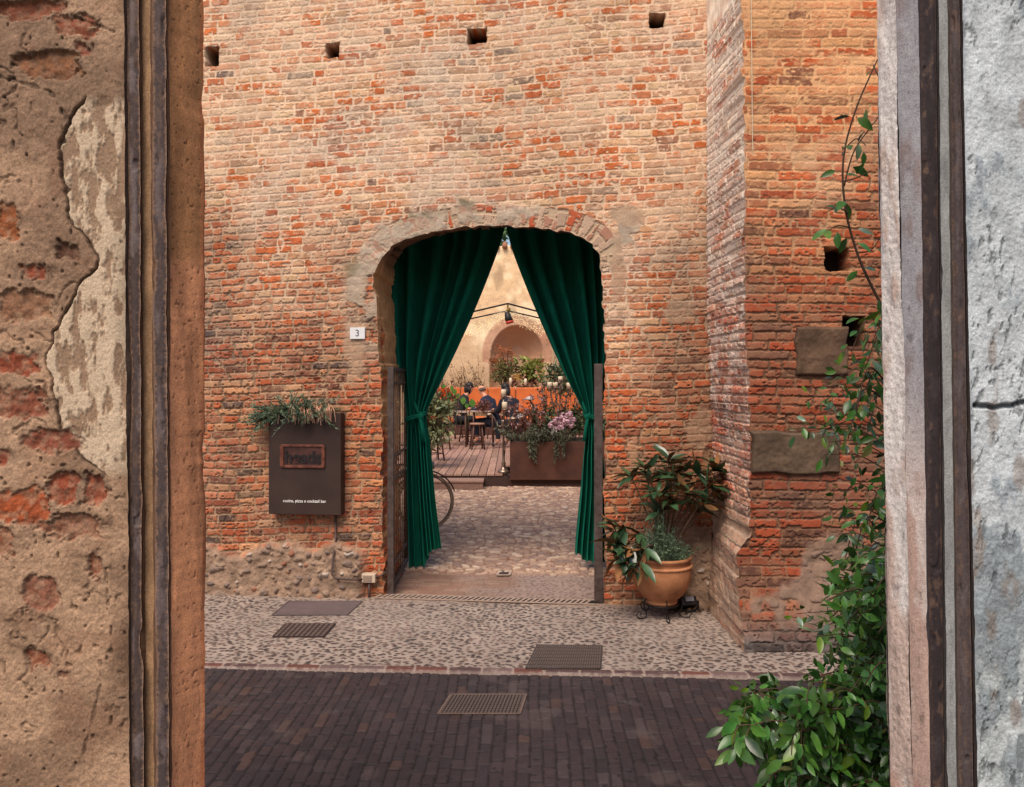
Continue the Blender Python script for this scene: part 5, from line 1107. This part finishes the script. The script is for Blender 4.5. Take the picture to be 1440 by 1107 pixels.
# ---- people
def skinned(name, joints, edges, mat, parent, sub=2, root=0):
    me = bpy.data.meshes.new(name); me.from_pydata([j[0] for j in joints], edges, []); me.update()
    o = finish(name, me, mat, parent)
    m = o.modifiers.new('skin', 'SKIN'); m.use_smooth_shade = True
    for i, j in enumerate(joints):
        r = j[1]; me.skin_vertices[0].data[i].radius = (r, r) if not isinstance(r, tuple) else r
    me.skin_vertices[0].data[root].use_root = True
    s = o.modifiers.new('sub', 'SUBSURF'); s.levels = sub; s.render_levels = sub
    return o
def person(hip, face, lean, label, top, trou, hairc, hairlen, skin=(206, 150, 122), bald=False, armf=.35, sc=1.05, coat=False):
    """seated guest: hip position on the stool, facing angle (radians), forward lean"""
    root = empty('person', (hip[0], hip[1], DZ), label, 'person'); H = Vector(hip); f = Vector((cos(face), sin(face), 0)); l = Vector((-f.y, f.x, 0)); u = Vector((0, 0, 1))
    def P(a, b, c): return H+(f*a+l*b+u*c)*sc
    le = lean
    sh = P(.18*le, 0, .47); nk = P(.24*le, 0, .56); hd = P(.30*le+.03, 0, .70)
    M_s = pmat('skin', skin, .5, var=.08)
    J = [(P(0, 0, .0), .13), (P(.03*le, 0, .15), .125), (P(.12*le, 0, .33), .14), (sh, .11), (nk, .052), (hd-u*.05*sc, .07), (hd+u*.02*sc, .088), (hd+u*.09*sc-f*.01, .07)]
    E = [(0, 1), (1, 2), (2, 3), (3, 4), (4, 5), (5, 6), (6, 7)]
    for s in (-1, 1):
        k = len(J); J += [(sh+(l*s*.17-u*.02)*sc, .058), (sh+(l*s*.21+f*.10-u*.24)*sc, .043), (sh+(l*s*.10+f*armf-u*.20)*sc, .030), (sh+(l*s*.08+f*(armf+.07)-u*.20)*sc, .032)]; E += [(3, k), (k, k+1), (k+1, k+2), (k+2, k+3)]
        for q in range(5):                                           # four fingers and a thumb
            base = k+3; o = (q-1.5)*.019; ln = (.07, .08, .075, .06, .045)[q]
            if q < 4: a = J[base][0]+(l*o+f*.03)*sc; b = a+(f*ln*.6-u*.012)*sc; c = b+(f*ln*.35-u*.03)*sc
            else: a = J[base][0]+(-l*s*.03+f*.0)*sc; b = a+(-l*s*.015+f*.03-u*.01)*sc; c = b+(f*.02-u*.01)*sc
            m = len(J); J += [(a, .0105), (b, .0095), (c, .0075)]; E += [(base, m), (m, m+1), (m+1, m+2)]
        k = len(J); J += [(P(.04, s*.10, -.01), .09), (P(.40, s*.13, .0), .065), (P(.36, s*.13, -.42), .042), (P(.50, s*.14, -.46), .035)]; E += [(0, k), (k, k+1), (k+1, k+2), (k+2, k+3)]
    skinned('body', J, E, M_s, root)
    # clothes: slightly larger skins over torso+arms and legs
    g = .014
    J2 = [(J[0][0]-u*.02, .155), (J[1][0], .16), (J[2][0], .175+.02*coat), (J[3][0], .15), (J[3][0]+(J[4][0]-J[3][0])*.8, .085)]; E2 = [(0, 1), (1, 2), (2, 3), (3, 4)]
    b0 = 8
    for s in range(2):
        k = b0+s*(4+15+4); m = len(J2); J2 += [(J[k][0], .088), (J[k+1][0], .066), (J[k+2][0], .050)]; E2 += [(3, m), (m, m+1), (m+1, m+2)]
    if coat: m = len(J2); J2 += [(P(-.10, 0, -.12), .16), (P(-.14, 0, -.34), .15)]; E2 += [(0, m), (m, m+1)]
    skinned('coat' if coat else 'jacket', J2, E2, pmat('dark cloth', top, .85, var=.25, scale=8), root)
    J3 = [(J[0][0]-u*.03, .14)]; E3 = []
    for s in range(2):
        k = b0+s*23+19; m = len(J3); J3 += [(J[k][0], .10), (J[k+1][0], .078), (J[k+2][0]+u*.04, .056)]; E3 += [(0, m), (m, m+1), (m+1, m+2)]
        mb = MB(); q = J[k+3][0]; mb.ball(q-f*.05-u*.01, .06*sc, 1, (1.6 if abs(f.x) > .7 else .8, .8 if abs(f.x) > .7 else 1.6, .6)); mb.build('shoe', pmat('grey shoe', (120, 108, 104), .6), root, smooth=True)
    skinned('trousers', J3, E3, pmat('dark trousers', trou, .85), root)
    c = J[6][0]+u*.01; mb = MB()                                      # face: nose, ears
    mb.ball(c+f*.092*sc-u*.018, .016, 0, (1, 1, 1.5)); mb.ball(c+l*.088*sc, .02, 0, (.8, .6, 1.3)); mb.ball(c-l*.088*sc, .02, 0, (.8, .6, 1.3)); mb.build('face_features', M_s, root, smooth=True)
    mb = MB(); [mb.ball(c+f*.084*sc+l*s*.032+u*.014, .009, 0) for s in (-1, 1)]; mb.build('eye', pmat('eye', (40, 30, 28), .3), root, smooth=True)
    mb = MB(); mb.box(c+f*.088*sc-u*.055, (.02, .03, .006)); mb.build('mouth', pmat('lips', (170, 96, 86), .5), root)
    mb = MB()
    if bald:
        for i in range(26): a = pi/2+pi*(i/25); v = f*cos(a)*.085+l*sin(a)*.092; mb.ball(c+v-u*random.uniform(.0, .04), .022, 0, jit=.2)
    else:
        mb.ball(c-f*.02+u*.035, .105, 1, (1, 1, .95), .04); mb.ball(c-f*.05-u*.03, .095, 1, (1, 1, 1.1), .05)
        if hairlen > 0:
            for s in (-1, 1): mb.tube([c+l*s*.07-f*.03, c+l*s*.085-f*.035-u*hairlen*.5, c+l*s*.08-f*.02-u*hairlen], [.05, .045, .02], 8)
            mb.tube([c-f*.07, c-f*.085-u*hairlen*.6, c-f*.08-u*hairlen*1.1], [.08, .07, .03], 10)
    mb.build('hair', pmat('hair', hairc, .55, rgb2=tuple(v*.6 for v in hairc), scale=40), root, smooth=True)
person((W(643, 592, 19.0).x, 19.0, .82), .15, .9, 'woman with shoulder length dark hair in a dark top, sitting at the left table', (38, 36, 44), (34, 32, 40), (44, 30, 28), .16)
person((W(695, 590, 18.3).x, 18.3, .80), pi-.5, 1., 'balding man in a navy jacket leaning over the table', (34, 38, 62), (30, 32, 46), (120, 100, 90), 0, bald=True, skin=(218, 150, 118))
person((W(722, 590, 17.5).x, 17.5, .80), pi-.9, .9, 'guest with long dark hair in a long black coat, seen from behind', (26, 26, 38), (28, 28, 38), (36, 26, 26), .22, coat=True)
# ---- back wall with the niche
def back_wall():
    Yw = 24.; root = empty('courtyard_wall', (0, Yw, 0), 'tall sunlit cream courtyard wall with an arched niche at the far end', 'courtyard wall')
    x = axis((-11, -2.6, .1), (-2.6, 3.2, .028), (3.2, 11, .1)).astype(np.float32); z = axis((0, 5.95, .028)).astype(np.float32); X, Z = np.meshgrid(x, z, indexing='ij')
    top = 5.82+.06*np.sin(X*9)*np.sign(np.sin(X*9))+.05*fbm(X*2, X*0, 801)
    nx0, nx1 = W(690, 0, Yw).x, W(764, 0, Yw).x; cx, r = (nx0+nx1)/2, (nx1-nx0)/2; zs = W(0, 500, Yw).z; zt = W(0, 458, Yw).z; zb = W(0, 545, Yw).z-.05
    e = np.where(Z < zs, r-np.abs(X-cx), (1-np.sqrt(((X-cx)/r)**2+(np.maximum(Z-zs, 0)/(zt-zs))**2))*r); e = np.minimum(e, Z-zb); ins = ss(e, -.02, .02)
    n = fbm(X*1.6, Z*1.6, 802, 5); g = fbm(X*9, Z*9, 803, 3)
    C = mixc(lin((248, 218, 178))+0*X[..., None], lin((228, 190, 148))+0*X[..., None], ss(n, .42, .62))*(.8+.35*g)[..., None]
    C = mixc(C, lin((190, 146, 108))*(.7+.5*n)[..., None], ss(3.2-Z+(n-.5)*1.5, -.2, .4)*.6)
    C = C*(1-.3*ss(fbm(X*3, Z*.8, 804, 4), .55, .7))[..., None]
    arch = ss(.19-np.abs(-e-.09), 0, .03)*(Z > zs-.2)*(1-ins); C = mixc(C, lin((182, 128, 104))*(.6+.7*fbm(X*12, Z*12, 805))[..., None], arch*.75)
    jb = ss(.12-np.abs(-e-.1), 0, .03)*(Z <= zs-.2)*(Z > zb)*(1-ins); C = mixc(C, lin((206, 170, 140))+0*C, jb*.5)
    ctop = .42*np.sqrt(np.clip(1-((X-cx)/r)**2, 0, 1)); dep = np.where(Z > zs-.1, .75*np.clip(e/.45, 0, 1)**.5, .75)
    nic = mixc(lin((222, 180, 148))*(.55+.8*fbm(X*3, Z*3, 806, 5))[..., None], lin((206, 158, 126))*(.8+.3*n)[..., None], ss(Z, zs-.15, zs))
    C = mixc(C, nic, ins); H = -.75*ins*np.clip(np.where(Z > zs-.1, (e/.5), 1), 0, 1)**.6+(1-ins)*(n-.5)*.06
    Z2 = np.minimum(Z, top)
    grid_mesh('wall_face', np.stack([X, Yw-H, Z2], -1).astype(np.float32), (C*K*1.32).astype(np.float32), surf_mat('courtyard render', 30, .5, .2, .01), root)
    mb = MB()
    for i in range(90):
        x_ = -11+i*.245; mb.col = shade(.8, 1.2, .05); mb.tube([(x_, Yw-.12, 5.83), (x_, Yw+.3, 6.0)], [.085, .075], 8)
    mb.build('roof_tiles', pmat('old roof tile', (176, 118, 86), .85, attr=True), root, smooth=True)
    mb = MB(); mb.box((0, Yw+.9, 2.9), (22, .1, 5.8)); mb.build('backing', pmat('wall core', (150, 120, 96), .9), root)
    return cx, zb, Yw
ncx, nzb, Yw = back_wall()
def bush(name, label, cat, c, r, n, L, mat, per=12, group=None, sc=(1, 1, 1), stems=True, rr=(.3, 1)):
    root = empty(name, (c[0], c[1], c[2]-r*sc[2]), label, cat, group); mb = MB(); st = MB(); c = Vector(c); b0 = c-Vector((0, 0, r*sc[2]))
    for i in range(n):
        v = rv().normalized()*r*random.uniform(*rr); v = Vector((v.x*sc[0], v.y*sc[1], v.z*sc[2])); p = c+v
        if stems: st.tube([b0, (b0+p)/2+rv(.04*r), p], [.012*r+.003, .008*r+.002, .003], 4)
        for k in range(per): mb.col = shade(.5, 1.45, .12); mb.leaf(p+rv(L*1.3), v.normalized()+rv(1), rv()+Vector((0, 0, .7)), L*random.uniform(.6, 1.3), L*.42, .2)
    if stems: st.build('stems', pmat(name+' stem', (92, 66, 50), .8), root)
    mb.build('foliage', mat, root); return root
M_y = pmat('yellow green leaf', (140, 140, 60), .5, attr=True, rgb2=(96, 110, 48), trans=.15); M_cop = pmat('copper leaf', (186, 112, 66), .6, attr=True, rgb2=(140, 82, 50), trans=.2)
def nz(px, py, Y=23.6): return W(px, py, Y)
bush('copper_tree', 'tall coppery dried shrub at the back of the niche', 'dried shrub', nz(713, 505), .55, 60, .06, M_cop, 12, sc=(.9, .4, 1.0))
bush('potted_shrub', 'olive green shrub in the left half of the niche', 'shrub', nz(711, 522, 23.4), .42, 60, .10, pmat('olive leaf', (116, 112, 60), .5, attr=True, rgb2=(74, 78, 42), trans=.1), 9, sc=(1.2, .5, .8))
bush('potted_shrub', 'bright green spiky shrub in the right half of the niche', 'shrub', nz(749, 521, 23.4), .38, 50, .15, M_y, 8, sc=(.9, .5, .85))
bush('leafy_shrub', 'low mixed shrub along the sill of the niche', 'shrub', nz(735, 538, 23.3), .3, 60, .07, M_r, 9, sc=(2.2, .5, .6))
for px, py, lab in ((739, 538, 'slim white candle right of centre on the niche sill'), (718, 537, 'white candle on the niche sill above the guests')):
    c = nz(px, py+4, 22.95); mb = MB(); mb.lathe(c-Vector((0, 0, .0)), [(0, 0), (.04, 0), (.04, .19), (.02, .2), (0, .2)], 14); tag(mb.build('candle', M_wax, smooth=True), lab, 'candle')
mb = MB(); mb.box((ncx, 22.95, nzb-.03), (2.2, 1.1, .06)); tag(mb.build('niche_shelf', pmat('stone shelf', (150, 120, 100), .8)), 'stone shelf along the foot of the niche', 'shelf')
c = nz(727, 530, 23.2); mb = MB()
for k in range(40): v = rv().normalized(); mb.leaf(c+v*.02, v, v.orthogonal(), .14, .03, .1)
tag(mb.build('yellow_flower', pmat('yellow petal', (236, 190, 110), .6, trans=.3)), 'pale yellow bloom in the middle of the niche', 'flower')
# climber on the wall, left of the niche
def climber(name, label, x0, x1, y0, y1, n, mat, L, Y=23.85, per=10):
    a = W((x0+x1)/2, y1, Y); root = empty(name, a, label, 'climbing plant'); mb = MB(); st = MB()
    for i in range(n):
        x = random.uniform(x0, x1); y = y0+(y1-y0)*random.random()**.7; p = W(x, y+30, Y); q = W(x+random.uniform(-18, 18), y-random.uniform(0, 20), Y-.08); st.tube([p, (p+q)/2+rv(.08), q], .007, 4)
        for k in range(per): t = random.random(); mb.col = shade(.5, 1.5); mb.leaf(p+(q-p)*t+rv(.05), rv(), Vector((0, -1, .3))+rv(.6), L*random.uniform(.6, 1.2), L*.45, .2)
    st.build('stems', pmat('climber stem', (96, 64, 44), .8), root); mb.build('foliage', mat, root)
climber('wall_climber', 'sparse climber with brown and cream leaves on the wall left of the niche', 600, 678, 505, 560, 60, pmat('dry climber leaf', (156, 120, 76), .6, attr=True, rgb2=(96, 70, 44), trans=.2), .07)
climber('wall_climber', 'thin brown climber on the wall right of the niche', 770, 806, 500, 550, 26, pmat('brown climber leaf', (136, 110, 80), .6, attr=True, rgb2=(90, 80, 54), trans=.2), .08)
bush('leafy_shrub', 'green shrub beyond the candles to the right of the niche', 'shrub', W(789, 533, 15.5), .3, 50, .09, M_g1, 10, sc=(1.3, .8, 1.))
# ---- plants at the left of the deck
bush('leafy_shrub', 'green and cream variegated shrub in front of the left stools', 'shrub', W(606, 588, 13.6), .5, 110, .10, pmat('variegated leaf', (150, 150, 112), .5, attr=True, rgb2=(80, 92, 52), trans=.15), 10, sc=(.8, .5, .9))
bush('russet_shrub', 'reddish brown twiggy shrub left of the seated woman', 'shrub', W(622, 565, 14.5), .36, 60, .07, M_r, 12, sc=(1.0, .6, .8))
bush('russet_shrub', 'reddish brown twigs on the table in front of the man', 'plant', W(680, 572, 17.4), .14, 34, .05, M_r, 10, sc=(1.3, .5, .8))
g = empty('rubber_plant', W(655, 600, 14.2), 'plant with big round bright green leaves before the seated woman', 'plant'); mb = MB(); st = MB()
for (px, py, L) in ((651, 563, .22), (663, 566, .24), (656, 572, .16), (640, 552, .17), (645, 558, .16), (632, 556, .17), (636, 548, .15), (616, 612, .2), (624, 545, .14), (630, 565, .15), (641, 565, .14)):
    L *= .66; p = W(px, py-5, 14.1); mb.col = shade(.8, 1.3, .08); mb.leaf(p, Vector((random.uniform(-.3, .3), -.2, -1)), Vector((random.uniform(-.3, .3), -1, .2)), L, L*.75, .05, .1); st.tube([p, p+Vector((random.uniform(-.1, .0), .1, -.5))], .006, 5)
st.build('stems', M_g1, g); mb.build('leaves', pmat('bright round leaf', (96, 134, 56), .35, attr=True, rgb2=(64, 100, 40), trans=.25), g, smooth=True)
g = empty('orange_bloom', W(624, 552, 14.1), 'single orange bloom at the left edge of the planting', 'flower'); mb = MB(); p = W(624, 553, 14.1)
for k in range(30): v = rv().normalized(); mb.leaf(p+v*.02, v, v.orthogonal(), .10, .07, .2)
mb.build('petals', pmat('orange petal', (232, 112, 48), .5, trans=.3), g)
# ---- pergola with lights
def pergola():
    root = empty('pergola', (-.1, 17, DZ), 'dark gabled pergola frame hung with fairy lights over the deck', 'pergola'); M = pmat('black steel', (44, 36, 34), .5, .3)
    for Y, (pl, pc, pr) in ((16.0, ((560, 463), (714, 427), (900, 476))), (19.0, ((600, 462), (714, 437), (860, 471)))):
        a, b, c = W(*pl, Y), W(*pc, Y), W(*pr, Y); mb = MB(); mb.tube([a, b], .018, 6); mb.build('rafter', M, root); mb = MB(); mb.tube([b, c], .018, 6); mb.build('rafter', M, root)
        for e in (a, c): mb = MB(); mb.tube([e, (e.x, e.y, DZ)], .04, 6); mb.build('post', M, root)
    a, b = W(714, 427, 16.), W(714, 437, 19.); mb = MB(); mb.tube([a, b], .02, 6); mb.build('ridge_beam', M, root)
    g = empty('fairy_lights', W(714, 440, 18), 'swags of tiny warm fairy lights strung under the pergola', 'string lights'); wr = MB(); bl = MB()
    for k in range(16):
        Y = 16.1+k*.28; ap = W(714, 429+k*.9, Y); ap.z -= .04
        for s in (-1, 1):
            e = Vector((ap.x+s*2.3, Y, ap.z-.62)); pts = []
            for i in range(25): t = i/24; p = ap.lerp(e, t)+Vector((0, 0, -.12*sin(pi*t)-.04*abs(sin(t*9+k)))); pts.append(p)
            wr.tube(pts, .003, 3)
            for i in range(34): t = random.random(); j = min(23, int(t*24)); p = pts[j].lerp(pts[j+1], t*24-j); bl.ball(p+rv(.03)-Vector((0, 0, random.uniform(0, .16))), .008, 0)
    wr.build('wire', pmat('pale wire', (196, 176, 140), .6), g); bl.build('bulbs', emat('warm bulb', (255, 226, 170), .45), g)
    root = empty('hanging_spotlight', W(715, 440, 16.2), 'black spotlight with a red collar hanging from the pergola ridge', 'spotlight'); Y = 15.9
    mb = MB(); mb.tube([W(714, 428, Y), W(714.5, 437, Y)], .012, 6); mb.ball(W(715, 436, Y), .05, 0); mb.build('hook', pmat('brass hook', (150, 120, 50), .4, .6), root)
    mb = MB(); mb.tube([W(713, 439, Y), W(714.5, 447, Y), W(716.5, 452, Y)], [.05, .075, .08], 12); mb.tube([W(710, 438, Y), W(711, 444, Y)], .012, 6); mb.build('housing', M, root, smooth=True)
    mb = MB(); mb.tube([W(716.3, 451.5, Y), W(717, 455, Y)], [.083, .078], 12); mb.build('collar', pmat('red collar', (190, 60, 40), .5), root, smooth=True)
pergola()
# ---- tree behind the wall
def tree(x, Y, h, r, seed, label, M):
    random.seed(seed); root = empty('tree', (x, Y, 0), label, 'tree', 'trees behind the courtyard wall'); mb = MB(); mb.tube([(x, Y, 0), (x+.1, Y, h*.4), (x, Y+.1, h*.75)], [.22, .16, .08], 10); mb.build('trunk', pmat('bark', (96, 78, 62), .9), root)
    mb = MB(); 
    for i in range(170):
        v = rv().normalized()*r*random.uniform(.4, 1); c = Vector((x, Y, h))+Vector((v.x, v.y, v.z*.75)); k0 = random.uniform(.5, 1.4)
        for k in range(16): mb.col = (k0*random.uniform(.8, 1.2),)*3; mb.leaf(c+rv(.3), rv(), rv(), .16, .08, .1)
    mb.build('crown', M, root)
M_tr = pmat('tree leaf', (120, 150, 100), .6, attr=True, rgb2=(84, 120, 72), trans=.3)
tree(-.9, 27.5, 7.4, 1.5, 5, 'left tree showing over the tiled top of the courtyard wall', M_tr); tree(1.3, 28.5, 7.8, 1.6, 6, 'right tree showing over the tiled top of the courtyard wall', M_tr)
# ---- bicycle, mostly hidden by the left curtain
def bicycle():
    Y = 9.05; cx = W(598, 709, Y).x; root = empty('bicycle', (cx, Y, 0), 'old bicycle parked behind the left curtain, its wheel and mudguard showing', 'bicycle')
    M_t = pmat('tyre', (160, 136, 112), .8); M_f = pmat('dark frame', (44, 36, 34), .4, .3); r = .325; yaw = R(14); d = Vector((cos(yaw), sin(yaw), 0))
    def wheel(c):
        mb = MB(); pts = [c+d*(r*cos(t))+Vector((0, 0, r*sin(t))) for t in [k*2*pi/48 for k in range(49)]]; mb.tube(pts, .012, 8, cap=False); wo = mb.build('wheel', M_t, root, smooth=True)
        mb = MB(); mb.tube([c+(p-c)*.93 for p in pts], .009, 6, cap=False); mb.build('rim', M_sil, wo, smooth=True)
        mb = MB(); [mb.tube([c+Vector((0, .02*(-1)**k, 0)), c+d*(r*.93*cos(k*pi/16))+Vector((0, 0, r*.93*sin(k*pi/16)))], .0012, 3) for k in range(32)]; mb.tube([c+Vector((0, -.04, 0)), c+Vector((0, .04, 0))], .02, 8); mb.build('spokes', M_sil, wo)
        mb = MB(); fp = [c+d*((r+.035)*cos(t))+Vector((0, 0, (r+.035)*sin(t))) for t in [R(18)+k*R(140)/20 for k in range(21)]]; mb.tube(fp, [.009]*21, 6); mb.build('mudguard', M_f, root, smooth=True)
    c1 = Vector((cx, Y, r+.02)); c2 = c1-d*1.02; wheel(c1); wheel(c2)
    hs = c1-d*.10+Vector((0, 0, .52)); bb = c1-d*.58+Vector((0, 0, -.06)); sp = c1-d*.74+Vector((0, 0, .42)); mb = MB()
    mb.tube([c1, hs], .013, 8); mb.tube([hs, bb], .016, 8); mb.tube([hs-Vector((0, 0, .08)), sp], .014, 8); mb.tube([sp, bb], .014, 8); mb.tube([bb, c2], .01, 8); mb.tube([sp, c2], .009, 8); mb.tube([c1+Vector((0, -.04, 0)), hs+Vector((0, -.03, -.2))], .009, 6); mb.build('frame', M_f, root, smooth=True)
    mb = MB(); hb = hs+Vector((0, 0, .12)); sd = Vector((-d.y, d.x, 0)); mb.tube([hs, hb], .012, 8); mb.tube([hb-sd*.28-d*.18, hb-sd*.26, hb, hb+sd*.26, hb+sd*.28-d*.18], .011, 8); mb.build('handlebar', M_sil, root, smooth=True)
    mb = MB(); s = sp+Vector((0, 0, .12)); mb.tube([sp, s], .012, 8); mb.ball(s+Vector((0, 0, .02)), .12, 1, (1.1, .7, .35)); mb.build('saddle', M_f, root, smooth=True)
    mb = MB(); fl = c1+d*.06+Vector((0, 0, .42)); mb.tube([fl-d*.06, fl+d*.04], [.03, .045], 12); mb.build('headlamp', M_sil, root, smooth=True)
    mb = MB()
    for k in range(5): z = .44+k*.035; mb.tube([c1-d*.15+sd*.1+Vector((0, 0, z)), c1+d*.16+sd*.1+Vector((0, 0, z)), c1+d*.16-sd*.1+Vector((0, 0, z)), c1-d*.15-sd*.1+Vector((0, 0, z)), c1-d*.15+sd*.1+Vector((0, 0, z))], .004, 4)
    if False: mb.build('basket', M_f, root)
    mb = MB(); mb.tube([bb-sd*.08, bb+sd*.08], .02, 8); mb.tube([bb-sd*.08, bb-sd*.08-Vector((0, 0, .16))], .01, 6); mb.box(bb-sd*.12-Vector((0, 0, .17)), (.09, .07, .02)); mb.build('pedal', M_f, root)
bicycle()
